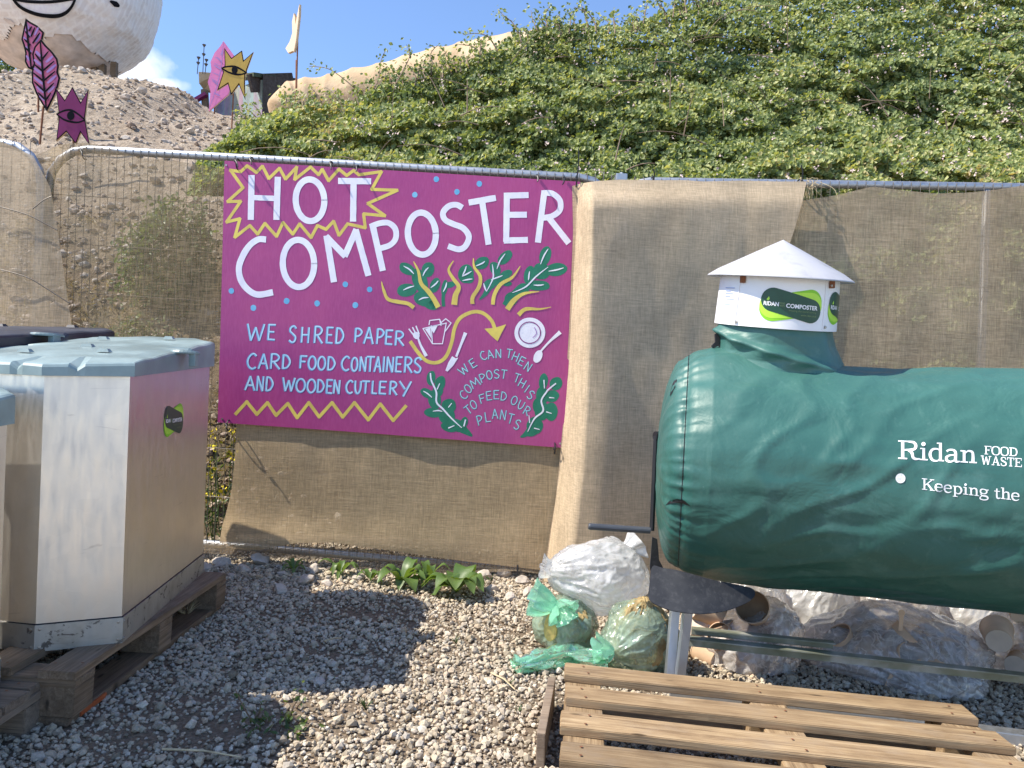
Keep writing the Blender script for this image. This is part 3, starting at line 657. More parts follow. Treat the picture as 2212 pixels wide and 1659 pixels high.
def piece3_d(u, v, s, t):
    ul = lerp_pl([(395, 1250), (600, 1240), (800, 1228), (1000, 1212), (1250, 1176)], v); w = 34+.03*max(0, v-395)
    a = max(0, min(1, (u-ul)/w)); f = .20*math.sin(a*math.pi/2)**.9; r = max(0, (u-ul-w)/330)
    f *= (1-.75*min(1, r)); tp = sm(394, 440, v)
    return fd(u)-.075-f*(.35+.65*tp)-.05*t*math.exp(-((u-1300)/60)**2)
cloth('burlap_screen', 'thick burlap between the sign and the white vent, sunlit along its rolled left edge', [(1236, 402), (1256, 396), (1290, 391), (1340, 388), (1420, 389), (1480, 389), (1520, 392), (1600, 390), (1680, 392), (1742, 392)], [(1170, 1256), (1300, 1262), (1560, 1275)], [(1236, 402), (1238, 500), (1230, 700), (1218, 900), (1200, 1080), (1170, 1256)], [(1742, 392), (1735, 430), (1718, 490), (1700, 545), (1684, 600), (1640, 800), (1560, 1275)], piece3_d, 'burlap_thick', nu=110, spow=1.7, wr=.014, seed=6.2)
cloth('burlap_screen', 'see-through burlap at the right with mesh wires showing', [(1690, 434), (1740, 432), (1800, 423), (1850, 411), (1884, 403), (1950, 411), (2020, 418), (2090, 416), (2150, 410), (2212, 400), (2500, 405)], [(1560, 1280), (2000, 1290), (2520, 1300)], [(1690, 434), (1640, 700), (1560, 1280)], [(2500, 405), (2520, 1300)], flat, 'burlap_right', wr=.018, seed=8.8)
# rolled hems, one sewn roll per screen edge is part of the cloth: knot of loose jute at the top
mb = MB()
for i in range(20):
    a = P(1750+random.gauss(0, 9), 396+random.gauss(0, 7), 3.69+random.gauss(0, .015)); b = P(1750+random.gauss(0, 22), 402+random.gauss(4, 14), 3.68+random.gauss(0, .02)); m = (a+b)/2+Vector((random.gauss(0, .02), -.015, random.gauss(.01, .015)))
    mb.tube(smooth_line([a, m, b], 4), .0012, 4, cap=False)
for i in range(5):
    u0 = 1748+random.uniform(-8, 8); mb.tube(smooth_line([P(u0, 405, 3.67), P(u0-random.uniform(2, 9), 440, 3.665), P(u0-random.uniform(14, 24), 485, 3.67), P(u0-random.uniform(24, 40), 530+random.uniform(0, 60), 3.67)], 4), .0009, 4, cap=False)
tag(mb.obj('jute_knot', M['straw'], base=P(1750, 400, 3.7)), 'frayed knot of pale jute strands on the fence rail', 'jute knot')

def cable_tie(u, v, d, label, tail=(6, -16), ln=.03):
    c = P(u, v, d); root = thing('cable_tie', label, 'cable tie', c, 'black cable ties on the fence')
    mb = MB(); pts = [c+Vector((0, -.026*math.cos(a)+.026, .026*math.sin(a)-.01)) for a in np.linspace(-2.2, 2.2, 14)]
    mb.tube(pts, .0035, 6); mb.box(c+Vector((0, -.012, -.004)), (.009, .008, .014), bev=.001)
    mb.obj('strap', M['black'], root)
    t = MB(); e = P(u+tail[0], v+tail[1], d-.03); t.tube(smooth_line([c+Vector((0, -.014, 0)), (c+e)/2+Vector((.004, -.01, 0)), e], 4), [.0032]*8+[.0022], 5); t.obj('tail', M['black'], root)
for (u, v, dd, lb, tl) in ((510, 347, .10, 'cable tie on the top left corner of the purple sign', (4, 15)), (541, 344, .07, 'cable tie just right of the sign corner tie above the letter H', (2, 12)), (714, 353, .07, 'cable tie above the yellow burst and the letter O', (1, 14)), (771, 361, .07, 'cable tie above the letter T', (-2, 10)), (1160, 381, .07, 'cable tie above the letter E of the sign', (1, 12)), (1219, 385, .07, 'cable tie above the letter R with a short tail', (-4, 14)), (1246, 384, .10, 'cable tie with a long tail standing up at the top right corner of the sign', (4, -64)), (177, 325, .05, 'cable tie on the thin burlap left of the sign', (1, 12)), (1411, 385, .07, 'cable tie on the rail right of the clamp', (0, -20)), (1730, 392, .07, 'cable tie beside the frayed jute knot', (1, -36))):
    cable_tie(u, v, fd(u)-dd, lb, tl)
cable_tie(490, 915, fd(490)-.105, 'cable tie on the bottom left corner of the sign', (-1, 10)); cable_tie(1199, 965, fd(1199)-.105, 'cable tie on the bottom right corner of the sign', (-4, 6)); cable_tie(1118, 1226, fd(1118)-.07, 'cable tie around the bottom rail near the white bag', (-6, 24))
# ------------------------------------------------------------------ painted sign
FX = (tr1-tl1); FX.z = 0; FX.normalize(); SN = Vector((FX.y, -FX.x, 0))       # sign faces -Y
SP0 = P(860, 660, fd(860)-.075)
sign = thing('painted_sign', 'purple hand painted sign board tied to the mesh fence', 'sign', onplane(843, 940, SP0, SN))
def SPT(u, v, h=0.): return onplane(u, v, SP0, SN)+SN*h
outl = [(485, 347), (700, 359.5), (980, 376), (1254, 392.5), (1246, 520), (1232, 740), (1215, 967.5), (960, 948), (720, 930), (470, 912.5), (476, 720), (481, 520)]
mb = MB(); mb.prism([SPT(a, b) for a, b in outl][::-1], -SN*.012, 0, 1); mb.obj('board', [M['purple'], M['ply']], sign)
class Paint:
    def __init__(s): s.b = {}; s.k = 0
    def mb(s, m): return s.b.setdefault(m, MB())
    def h(s, layer): s.k += 1; return .0004+layer*.00045+(s.k % 11)*.00003
    def fill(s, m, pts, layer=0):
        h = s.h(layer); s.mb(m).poly([SPT(u, v, h) for u, v in pts][::-1])
    def ribbon(s, m, pts, w, layer=0):
        """pts in px, w: width or list of widths"""
        pts = [Vector((p[0], p[1], 0)) for p in pts]; n = len(pts); h = s.h(layer)
        ws = list(w) if hasattr(w, '__len__') else [w]*n
        if len(ws) != n: ws = list(np.interp(np.linspace(0, 1, n), np.linspace(0, 1, len(ws)), ws))
        L, Rr = [], []
        for i in range(n):
            t = (pts[min(i+1, n-1)]-pts[max(0, i-1)]).normalized(); nn = Vector((-t.y, t.x, 0)); k = ws[i]/2*(1+.06*noise.noise(pts[i]*.09))
            L.append(pts[i]+nn*k); Rr.append(pts[i]-nn*k)
        s.mb(m).grid([[SPT(q.x, q.y, h) for q in L], [SPT(q.x, q.y, h) for q in Rr]])
    def curve(s, m, pts, w, layer=0, closed=False):
        q = smooth_line(pts, 7, closed)
        if closed: q = q+[q[0], q[1]]
        s.ribbon(m, q, w, layer)
    def segs(s, m, pts, w, layer=0, ext=.38):
        for a, b in zip(pts[:-1], pts[1:]):
            a = Vector((*a, 0)); b = Vector((*b, 0)); t = (b-a).normalized(); n = max(2, int((b-a).length/6)); a = a-t*w*ext; b = b+t*w*ext
            s.ribbon(m, [a.lerp(b, i/n) for i in range(n+1)], w, layer)
    def ell(s, m, c, rx, ry, rot=0, layer=0, n=22, wob=.05):
        r = R(rot); pts = []
        for i in range(n):
            a = 2*math.pi*i/n; k = 1+wob*noise.noise(Vector((c[0]*.1+math.cos(a), c[1]*.1+math.sin(a), 0)))*2
            x, y = rx*math.cos(a)*k, ry*math.sin(a)*k; pts.append((c[0]+x*math.cos(r)-y*math.sin(r), c[1]+x*math.sin(r)+y*math.cos(r)))
        s.fill(m, pts, layer)
K = .3720
def A2(p): return (466.3+K*p[0], 329.2+K*p[1])
def A3(p): return (466.3+K*p[0], 630.9+K*p[1])
pt = Paint()
def ellc(c, rx, ry, rot=0, n=16):
    r = R(rot); return [(c[0]+rx*math.cos(a)*math.cos(r)-ry*math.sin(a)*math.sin(r), c[1]+rx*math.cos(a)*math.sin(r)+ry*math.sin(a)*math.cos(r)) for a in np.linspace(0, 2*math.pi, n, endpoint=False)]
m2 = lambda L: [A2(p) for p in L]; m3 = lambda L: [A3(p) for p in L]
# yellow burst
B = [(82, 103), (145, 112), (182, 78), (235, 117), (271, 80), (308, 152), (370, 92), (405, 155), (470, 85), (458, 158), (550, 85), (597, 130), (618, 98), (655, 165), (715, 97), (760, 135), (800, 105), (830, 130), (962, 112), (905, 215), (1055, 220), (882, 297), (983, 368), (858, 357), (868, 438), (765, 415), (715, 482), (684, 400), (640, 447), (590, 425), (553, 495), (487, 415), (447, 475), (390, 407), (353, 488), (285, 412), (243, 475), (198, 425), (110, 493), (140, 385), (62, 405), (145, 284), (68, 286), (158, 205), (85, 103)]
pt.segs('p_yellow', m2(B), 18*K, 0, .25)
W = 36*K
for a in ([(208, 132), (203, 392)], [(360, 142), (352, 392)], [(205, 262), (355, 268)], [(710, 166), (902, 168)], [(800, 170), (797, 402)]): pt.segs('p_white', m2(a), W if a[0][1] != 262 else 31*K, 1, 0)
pt.curve('p_white', m2(ellc((547, 278), 83, 121, -3)), W, 1, True)
pt.curve('p_white', m2([(292, 506), (245, 506), (195, 542), (155, 605), (134, 672), (146, 742), (188, 798), (245, 826), (332, 812)]), W, 1)
pt.curve('p_white', m2(ellc((480, 645), 91, 137, -2)), W, 1, True)
for a in ([(686, 752), (643, 485)], [(640, 488), (752, 603)], [(748, 603), (816, 448)], [(812, 450), (886, 715)]): pt.segs('p_white', m2(a), W, 1, .05)
pt.segs('p_white', m2([(970, 688), (908, 412)]), W, 1, 0); pt.curve('p_white', m2([(902, 430), (950, 412), (1003, 410), (1042, 445), (1044, 500), (1008, 540), (935, 562)]), 33*K, 1)
pt.curve('p_white', m2(ellc((1196, 472), 81, 122, -4)), W, 1, True)
pt.curve('p_white', m2([(1432, 322), (1395, 304), (1350, 314), (1319, 352), (1332, 392), (1378, 416), (1436, 440), (1469, 488), (1450, 543), (1410, 563), (1348, 544)]), 34*K, 1)
for a in ([(1468, 292), (1626, 264)], [(1546, 282), (1584, 536)], [(1690, 240), (1686, 520)], [(1672, 252), (1816, 248)], [(1690, 363), (1806, 362)], [(1672, 512), (1812, 508)], [(1908, 222), (1870, 524)], [(1932, 378), (2050, 528)]): pt.segs('p_white', m2(a), 35*K, 1, 0)
pt.curve('p_white', m2([(1900, 236), (1955, 240), (1998, 280), (1996, 336), (1952, 370), (1892, 382)]), 33*K, 1)
for c in ((1280, 156), (1530, 182), (1400, 229), (1155, 246), (752, 766), (893, 796), (90, 804)): pt.ell('p_blue', A2(c), 16*K, 17*K, 0, 0, 16)
for c in ((218, 92), (411, 52), (588, 66), (810, 76)): pt.ell('p_blue', A3(c), 17*K, 18*K, 0, 0, 16)
# green sprigs on top
for c, rx, ry, rot in (((1112, 678), 52, 32, 28), ((1232, 682), 36, 44, 20), ((1108, 800), 58, 38, -8), ((1272, 772), 28, 46, 25), ((1215, 850), 66, 48, 10), ((1185, 745), 42, 78, -20), ((1245, 880), 50, 30, 30), ((1360, 768), 34, 18, -15), ((1328, 785), 18, 46, 10), ((1452, 705), 44, 55, 10), ((1470, 735), 30, 25, 0), ((1545, 642), 44, 34, -30), ((1678, 610), 52, 30, -45), ((1622, 675), 30, 42, -30), ((1688, 705), 36, 22, -20), ((1650, 740), 55, 34, -10), ((1590, 765), 40, 30, -35), ((1690, 762), 28, 15, 0), ((1912, 600), 34, 56, 15), ((1975, 680), 66, 38, -8), ((1870, 772), 72, 30, 2), ((1822, 712), 34, 54, 15), ((1890, 690), 50, 50, 0), ((1775, 800), 50, 36, -30), ((1715, 850), 40, 40, -40)):
    pt.ell('p_green', A2(c), rx*K, ry*K, rot, 0)
pt.curve('p_green', m2([(1330, 790), (1320, 840), (1322, 895)]), 20*K); pt.curve('p_green', m2([(1590, 775), (1565, 820), (1530, 855)]), [40*K, 26*K, 6*K]); pt.curve('p_green', m2([(1760, 810), (1710, 850), (1680, 890)]), [60*K, 50*K, 40*K]); pt.curve('p_green', m2([(1250, 860), (1275, 900)]), 40*K)
for L in ([(1090, 660), (1125, 680), (1150, 706)], [(1235, 668), (1215, 690), (1202, 718)], [(1088, 800), (1120, 785), (1152, 776)], [(1292, 745), (1275, 765), (1248, 786)], [(1178, 858), (1205, 845), (1235, 843)], [(1340, 755), (1335, 780), (1320, 810)], [(1455, 660), (1445, 690), (1432, 715)], [(1485, 690), (1460, 705), (1430, 720)], [(1490, 735), (1465, 738), (1432, 745)], [(1562, 632), (1545, 645), (1510, 660)], [(1680, 588), (1650, 630), (1632, 678)], [(1605, 650), (1610, 690), (1608, 735), (1572, 808)], [(1665, 715), (1630, 728), (1598, 740)], [(1555, 760), (1562, 785), (1572, 808)], [(1930, 560), (1905, 600), (1885, 650)], [(2020, 670), (1980, 682), (1932, 690)], [(1930, 665), (1860, 720), (1800, 780), (1722, 815)], [(1822, 690), (1818, 715), (1815, 742)], [(1905, 768), (1875, 772), (1845, 770)]):
    pt.curve('p_white', m2(L), [3*K, 8*K, 8*K, 3*K], 2)
for L, w in (([(962, 750), (975, 800), (1000, 852), (1060, 868), (1115, 878), (1150, 902)], [4, 16, 20, 22, 22, 24]), ([(1148, 633), (1176, 690), (1192, 760), (1232, 805), (1265, 850), (1292, 900)], [5, 16, 22, 26, 28, 30]), ([(1380, 630), (1352, 680), (1376, 730), (1410, 780), (1392, 830), (1384, 885)], [5, 14, 20, 24, 32, 36]), ([(1496, 615), (1500, 665), (1535, 720), (1528, 780), (1492, 840), (1490, 880)], [5, 14, 20, 22, 22, 24]), ([(1768, 660), (1722, 725), (1655, 765), (1618, 825), (1608, 884)], [4, 16, 22, 22, 22]), ([(1878, 808), (1790, 820), (1732, 858), (1692, 912)], [3, 18, 28, 32]), ([(1948, 898), (1880, 910), (1800, 910), (1757, 944)], [2, 12, 22, 26])):
    pt.curve('p_yellow', m2(L), [x*K for x in w], 3)
# lettering
G = {'A': ['l', (0, 0), (.48, 1), 'l', (.48, 1), (1, 0), 'l', (.2, .36), (.82, .36)], 'B': [], 'C': ['c', (.95, .86), (.6, 1), (.2, .8), (.02, .48), (.2, .14), (.6, 0), (.95, .12)],
     'D': ['l', (.05, 0), (.05, 1), 'c', (.0, .98), (.55, .92), (.95, .52), (.6, .1), (.02, .02)], 'E': ['l', (.08, 0), (.08, 1), 'l', (.08, .98), (.95, 1), 'l', (.08, .52), (.8, .53), 'l', (.08, .02), (.95, .02)],
     'F': ['l', (.08, 0), (.08, 1), 'l', (.08, .98), (.95, 1), 'l', (.08, .55), (.75, .55)], 'H': ['l', (.05, 0), (.05, 1), 'l', (.92, 0), (.92, 1), 'l', (.05, .5), (.92, .52)], 'I': ['l', (.5, 0), (.5, 1)],
     'L': ['l', (.1, 0), (.1, 1), 'l', (.1, .02), (.95, .02)], 'M': ['l', (0, 0), (.15, 1), 'l', (.15, 1), (.5, .3), 'l', (.5, .3), (.85, 1), 'l', (.85, 1), (1, 0)], 'N': ['l', (.05, 0), (.08, 1), 'l', (.08, 1), (.9, 0), 'l', (.9, 0), (.93, 1)],
     'O': ['o'], 'P': ['l', (.1, 0), (.1, 1), 'c', (.08, .98), (.6, .97), (.95, .75), (.6, .48), (.1, .42)], 'R': ['l', (.1, 0), (.1, 1), 'c', (.08, .98), (.6, .97), (.88, .76), (.6, .52), (.1, .46), 'l', (.35, .47), (1, 0)],
     'S': ['c', (.92, .86), (.6, 1), (.2, .9), (.12, .68), (.5, .52), (.88, .32), (.75, .06), (.4, 0), (.05, .12)], 'T': ['l', (0, .98), (1, 1), 'l', (.5, .98), (.5, 0)], 'U': ['c', (.05, 1), (.08, .4), (.3, .03), (.65, .03), (.9, .4), (.92, 1)],
     'W': ['l', (0, 1), (.25, 0), 'l', (.25, 0), (.5, .8), 'l', (.5, .8), (.75, 0), 'l', (.75, 0), (1, 1)], 'Y': ['l', (0, 1), (.5, .5), 'l', (1, 1), (.4, 0)]}
def glyph(ch):
    if ch == 'O': return [('o', None)]
    res = []; cur = None
    for e in G[ch]:
        if isinstance(e, str): cur = (e, []); res.append(cur)
        else: cur[1].append(e)
    return res
def put(ch, f, m, w, layer, off=(0, 0)):
    for typ, pts in glyph(ch):
        if typ == 'o': pt.curve(m, [(a+off[0], b+off[1]) for a, b in (f(.5+.48*math.cos(t), .5+.5*math.sin(t)) for t in np.linspace(.3, 2*math.pi+.3, 14, endpoint=False))], w, layer, True)
        else:
            q = [f(*p) for p in pts]; q = [(a+off[0], b+off[1]) for a, b in q]
            if typ == 'l': pt.segs(m, q, w, layer, .15)
            else: pt.curve(m, q, w, layer)
LINES = [('W', 182, 278, 187, 282), ('E', 302, 345, 190, 278), ('S', 425, 468, 198, 292), ('H', 497, 541, 206, 294), ('R', 570, 620, 200, 296), ('E', 642, 680, 206, 297), ('D', 698, 742, 209, 300), ('P', 806, 848, 212, 292), ('A', 862, 914, 206, 300), ('P', 933, 975, 215, 302), ('E', 985, 1026, 222, 304), ('R', 1040, 1092, 228, 310),
         ('C', 183, 236, 358, 446), ('A', 250, 302, 360, 446), ('R', 316, 372, 360, 446), ('D', 388, 432, 366, 446), ('F', 488, 528, 372, 443), ('O', 537, 580, 374, 450), ('O', 592, 635, 376, 452), ('D', 650, 692, 377, 455), ('C', 730, 776, 374, 456), ('O', 787, 822, 382, 459), ('N', 836, 872, 378, 460), ('T', 874, 918, 376, 462), ('A', 922, 958, 376, 464), ('I', 966, 982, 376, 464), ('N', 992, 1030, 378, 464), ('E', 1044, 1080, 378, 464), ('R', 1094, 1140, 378, 467), ('S', 1150, 1194, 382, 468),
         ('A', 172, 226, 490, 570), ('N', 238, 276, 490, 574), ('D', 292, 332, 494, 575), ('W', 388, 456, 499, 575), ('O', 466, 518, 505, 580), ('O', 530, 578, 508, 584), ('D', 590, 628, 510, 584), ('E', 642, 676, 510, 588), ('N', 684, 719, 512, 590), ('C', 756, 796, 514, 588), ('U', 806, 843, 516, 588), ('T', 848, 890, 518, 590), ('L', 906, 936, 518, 590), ('E', 948, 990, 520, 592), ('R', 1008, 1052, 520, 596), ('Y', 1064, 1130, 520, 606)]
for ch, x0, x1, y0, y1 in LINES:
    sk = .035*(y1-y0)
    f = lambda a, b: A3((x0+a*(x1-x0)-sk+b*2*sk, y1-b*(y1-y0)+(a-.5)*3))
    put(ch, f, 'p_blue', 13*K, 0); put(ch, f, 'p_sky', 7.5*K, 1, (.9, -.5))
ARC = [('W', 1437, 452, -40), ('E', 1492, 414, -33), ('C', 1552, 370, -25), ('A', 1592, 362, -14), ('N', 1640, 358, -2), ('T', 1703, 358, 10), ('H', 1740, 376, 22), ('E', 1776, 402, 28), ('N', 1812, 434, 32),
       ('C', 1437, 598, -42), ('O', 1463, 562, -36), ('M', 1503, 528, -30), ('P', 1548, 500, -20), ('O', 1587, 482, -12), ('S', 1630, 476, -3), ('T', 1672, 478, 8), ('T', 1748, 500, 20), ('H', 1778, 530, 30), ('I', 1806, 562, 35), ('S', 1828, 598, 35),
       ('T', 1465, 684, -36), ('O', 1495, 655, -26), ('F', 1547, 620, -15), ('E', 1585, 603, -8), ('E', 1628, 597, 0), ('D', 1672, 606, 8), ('O', 1732, 630, 20), ('U', 1772, 656, 26), ('R', 1806, 690, 30), ('P', 1532, 745, -15), ('L', 1578, 726, -8), ('A', 1620, 708, -2), ('N', 1668, 714, 8), ('T', 1712, 736, 15), ('S', 1750, 770, 22)]
for ch, cx, cy, rot in ARC:
    r = R(rot); hh = 50 if cy < 700 else 56; ww = {'I': 8, 'W': 50, 'M': 50}.get(ch, 32)
    f = lambda a, b: A3((cx+(a-.5)*ww*math.cos(r)+(b-.5)*hh*math.sin(r), cy+(a-.5)*ww*math.sin(r)-(b-.5)*hh*math.cos(r)))
    put(ch, f, 'p_teal', 8.5*K, 0); put(ch, f, 'p_sky', 3.6*K, 1, (.5, -.4))
pt.segs('p_yellow', m3([(115, 708), (180, 637), (238, 710), (300, 642), (350, 716), (418, 647), (472, 730), (540, 642), (600, 725), (675, 642), (737, 726), (805, 642), (885, 742), (955, 650), (1030, 746), (1103, 662)]), 19*K, 0, .3)
pt.curve('p_yellow', m3([(1128, 285), (1180, 358), (1230, 403), (1290, 408), (1338, 372), (1370, 290), (1386, 210), (1420, 150), (1490, 116), (1550, 122), (1600, 165), (1622, 220)]), 21*K, 0)
pt.fill('p_yellow', m3([(1560, 213), (1620, 208), (1686, 187), (1658, 240), (1636, 286), (1600, 255)]), 2)
pt.curve('p_white', m3([(1170, 255), (1190, 310), (1222, 372)]), [10*K, 13*K, 20*K], 2); pt.ell('p_white', A3((1164, 252)), 22*K, 18*K, 60, 2)
for a, b in (((1122, 215), (1150, 252)), ((1143, 206), (1165, 248)), ((1163, 198), (1180, 242))): pt.segs('p_white', m3([a, b]), 8*K, 2, .3)
pt.curve('p_white', m3([(1450, 236), (1425, 300), (1396, 375)]), [22*K, 14*K, 13*K], 2); pt.fill('p_white', m3([(1372, 372), (1392, 385), (1408, 380), (1380, 425), (1345, 462), (1333, 455), (1350, 410)]), 2)
pt.ell('p_white', A3((1870, 374)), 24*K, 38*K, 25, 2); pt.curve('p_white', m3([(1885, 345), (1935, 290), (2000, 232)]), [10*K, 12*K, 24*K], 2)
pt.ell('p_white', A3((1823, 236)), 89*K, 88*K, 0, 2, 36, .01); pt.curve('p_purple2', m3(ellc((1822, 236), 63, 62)), 6*K, 4, True); pt.ell('p_sky', A3((1818, 236)), 2*K, 2*K, 0, 1); pt.curve('p_mauve', m3([(1850, 205), (1862, 240), (1840, 265)]), 5*K, 4)
for L in ([(1203, 212), (1258, 300), (1316, 300), (1338, 180), (1203, 212)], [(1258, 300), (1250, 195)], [(1238, 190), (1242, 165), (1300, 158), (1310, 182)], [(1305, 180), (1335, 155), (1366, 180), (1330, 230)], [(1300, 160), (1308, 195)]): pt.segs('p_white', m3(L), 5.5*K, 2, .3)
pt.fill('p_mauve', m3([(1250, 195), (1290, 188), (1268, 235)]), 1); pt.fill('p_white', m3([(1215, 215), (1245, 205), (1252, 270)]), 2); pt.fill('p_white', m3([(1240, 200), (1290, 190), (1265, 240)]), 2)
for c, rx, ry, rot in (((1250, 500), 26, 44, 5), ((1226, 588), 42, 26, 28), ((1302, 530), 30, 44, 15), ((1270, 625), 38, 55, -10), ((1262, 700), 55, 28, 5), ((1352, 660), 44, 40, 0), ((1340, 715), 48, 50, 0), ((1362, 780), 56, 32, 5), ((1440, 760), 22, 36, 20), ((1290, 570), 30, 40, 0), ((1400, 775), 55, 35, 25), ((1902, 520), 26, 48, 5), ((1975, 532), 36, 40, 20), ((1952, 605), 42, 34, -15), ((1895, 600), 36, 56, 0), ((1945, 695), 40, 54, 0), ((1892, 690), 42, 56, 0), ((1852, 775), 46, 52, 10), ((1870, 660), 30, 46, 0), ((1830, 815), 40, 24, -10)):
    pt.ell('p_green', A3(c), rx*K, ry*K, rot, 0)
pt.curve('p_green', m3([(1380, 760), (1440, 800), (1488, 836)]), [60*K, 46*K, 10*K]); pt.curve('p_green', m3([(1850, 770), (1800, 825), (1768, 842)]), [50*K, 30*K, 6*K])
for L, w in (([(1246, 470), (1252, 515), (1280, 580), (1282, 640), (1320, 680), (1370, 735), (1428, 788)], [7, 9, 10, 10, 10, 8, 4]), ([(1300, 530), (1285, 565)], [5, 7]), ([(1205, 575), (1230, 590), (1255, 612)], [4, 8, 4]), ([(1370, 645), (1350, 670)], [5, 5]), ([(1260, 692), (1290, 688), (1315, 693)], [3, 8, 4]), ([(1450, 740), (1440, 780)], [8, 8]), ([(1350, 790), (1385, 775)], [8, 5]), ([(1975, 530), (1935, 562), (1920, 580), (1890, 630), (1900, 690), (1850, 735), (1810, 812)], [8, 9, 9, 9, 10, 9, 3]), ([(1905, 510), (1908, 560)], [8, 5]), ([(1965, 615), (1935, 612)], [4, 7]), ([(1950, 705), (1918, 695)], [4, 7]), ([(1818, 715), (1822, 760)], [4, 7]), ([(1848, 790), (1880, 798)], [7, 4])):
    pt.curve('p_white', m3(L), [x*K for x in w], 2)
NM = {'p_white': 'white_painting', 'p_yellow': 'yellow_painting', 'p_blue': 'blue_painting', 'p_sky': 'pale_blue_lettering', 'p_green': 'green_leaf_painting', 'p_teal': 'dark_teal_lettering', 'p_purple2': 'plate_ring_painting', 'p_mauve': 'mauve_painting'}
for m, b in pt.b.items(): b.obj(NM[m], M[m], sign)
sc = MB()
for (u, v) in ((489, 357), (1247, 400), (1210, 958), (480, 905)): sc.tube([SPT(u, v, -.002), SPT(u, v, .003)], .005, 10)
sc.obj('eyelet', M['screw'], sign)

# ------------------------------------------------------------------ decals: text and shapes laid on a surface
def font_mesh(s, bold=0.):
    cu = bpy.data.curves.new('txt', 'FONT'); cu.body = s; cu.size = 1; cu.offset = bold; cu.resolution_u = 3
    ob = bpy.data.objects.new('txt', cu); COL.objects.link(ob); dg = bpy.context.evaluated_depsgraph_get(); dg.update()
    e = ob.evaluated_get(dg); me = e.to_mesh(); V = [v.co.copy() for v in me.vertices]; F = [tuple(p.vertices) for p in me.polygons]; e.to_mesh_clear()
    bpy.data.objects.remove(ob); bpy.data.curves.remove(cu)
    x0 = min(v.x for v in V); x1 = max(v.x for v in V); return [((v.x-x0)/(x1-x0), v.y/.72) for v in V], F     # x 0..1, cap height 1
def tess(pts, step):
    bm = bmesh.new(); bm.faces.new([bm.verts.new((p[0], p[1], 0)) for p in pts]); xs_ = [p[0] for p in pts]; ys_ = [p[1] for p in pts]
    x = min(xs_)+step
    while x < max(xs_): bmesh.ops.bisect_plane(bm, geom=list(bm.verts)+list(bm.edges)+list(bm.faces), plane_co=(x, 0, 0), plane_no=(1, 0, 0)); x += step
    y = min(ys_)+step
    while y < max(ys_): bmesh.ops.bisect_plane(bm, geom=list(bm.verts)+list(bm.edges)+list(bm.faces), plane_co=(0, y, 0), plane_no=(0, 1, 0)); y += step
    bm.verts.index_update(); r = ([(v.co.x, v.co.y) for v in bm.verts], [[v.index for v in f.verts] for f in bm.faces]); bm.free(); return r
def capsule(w, h, rot, n=14):
    r = R(rot); rad = h/2*.98; pts = []
    for cx, a0 in ((w/2-rad, -90), (-(w/2-rad), 90)):
        for i in range(n+1):
            a = R(a0+180*i/n); x, y = cx+rad*math.cos(a), rad*math.sin(a); pts.append((x*math.cos(r)-y*math.sin(r), x*math.sin(r)+y*math.cos(r)))
    return pts
def sticker(root, mapf, clip=None):
    """company sticker: dark green lozenge over two lime ones, white words; mapf(x, y, h) -> point"""
    mats = [M['sticker_dark'], M['sticker_lime2'], M['sticker_lime'], M['sticker_white'], M['sticker_dim']]; mb = MB()
    def sh(pts, h, m):
        V, F = tess(pts, .012); mb.add([mapf(x, y, h) for x, y in V], F, m)
    sh(capsule(.205, .083, 13), .0008, 2); sh(capsule(.203, .081, 5), .0012, 1); sh(capsule(.198, .076, -12), .0018, 0)
    def tx(s, x0, x1, yb, hh, m, bold=0., rot=0.):
        V, F = font_mesh(s, bold); c, q = math.cos(R(rot)), math.sin(R(rot))
        mb.add([mapf(x0+(a*(x1-x0))*c-b*hh*q, yb+(a*(x1-x0))*q+b*hh*c, .0024) for a, b in V], F, m)
    tx('RIDAN', -.088, -.042, -.006, .0125, 3, .028); tx('COMPOSTER', -.020, .084, -.008, .013, 3, .028)
    tx('FOOD', -.039, -.024, .001, .0055, 4, .015); tx('WASTE', -.039, -.024, -.0065, .0055, 4, .015)
    tx('keeping the world turning', -.010, .080, -.0185, .006, 4); tx('www.ridan.co.uk', .028, .082, -.030, .006, 4, .01)
    sh([(-.078, .009), (-.073, .010), (-.071, .015), (-.074, .022), (-.077, .017), (-.080, .013)], .0024, 1)
    return mb.obj('sticker', mats, root)

# ------------------------------------------------------------------ pallets
def board_mesh(L, w, h, seed, nails=False):
    rnd = random.Random(seed); bm = bmesh.new(); bmesh.ops.create_cube(bm, size=1)
    for v in bm.verts: v.co = Vector((v.co.x*L, v.co.y*w, v.co.z*h))
    bmesh.ops.subdivide_edges(bm, edges=[e for e in bm.edges if abs((e.verts[0].co-e.verts[1].co).x) > L*.5], cuts=14)
    bmesh.ops.bevel(bm, geom=[e for e in bm.edges if len(e.link_faces) == 2 and e.calc_face_angle() > .5], offset=.0022, segments=2, affect='EDGES')
    for v in bm.verts:
        q = Vector((v.co.x*2.5, seed*3.1, v.co.y*8)); v.co.y += .0025*noise.noise(q)+.0012*noise.noise(q*6); v.co.z += .0022*noise.noise(q+Vector((0, 9, 0)))
        if abs(v.co.x) > L*.49: v.co.x += .003*noise.noise(Vector((v.co.y*60, v.co.z*60, seed)))
    if nails:
        for x in (-L/2+.05, 0, L/2-.05):
            for k in (-1, 1):
                cx = x+rnd.uniform(-.02, .02); cy = k*w*.27+rnd.uniform(-.008, .008); z = h/2+.0026
                f = bm.faces.new([bm.verts.new((cx+.0038*math.cos(a), cy+.0038*math.sin(a), z)) for a in np.linspace(0, 2*math.pi, 9)[:-1]]); f.material_index = 1
    me = bpy.data.meshes.new('board'); bm.to_mesh(me); bm.free(); return me
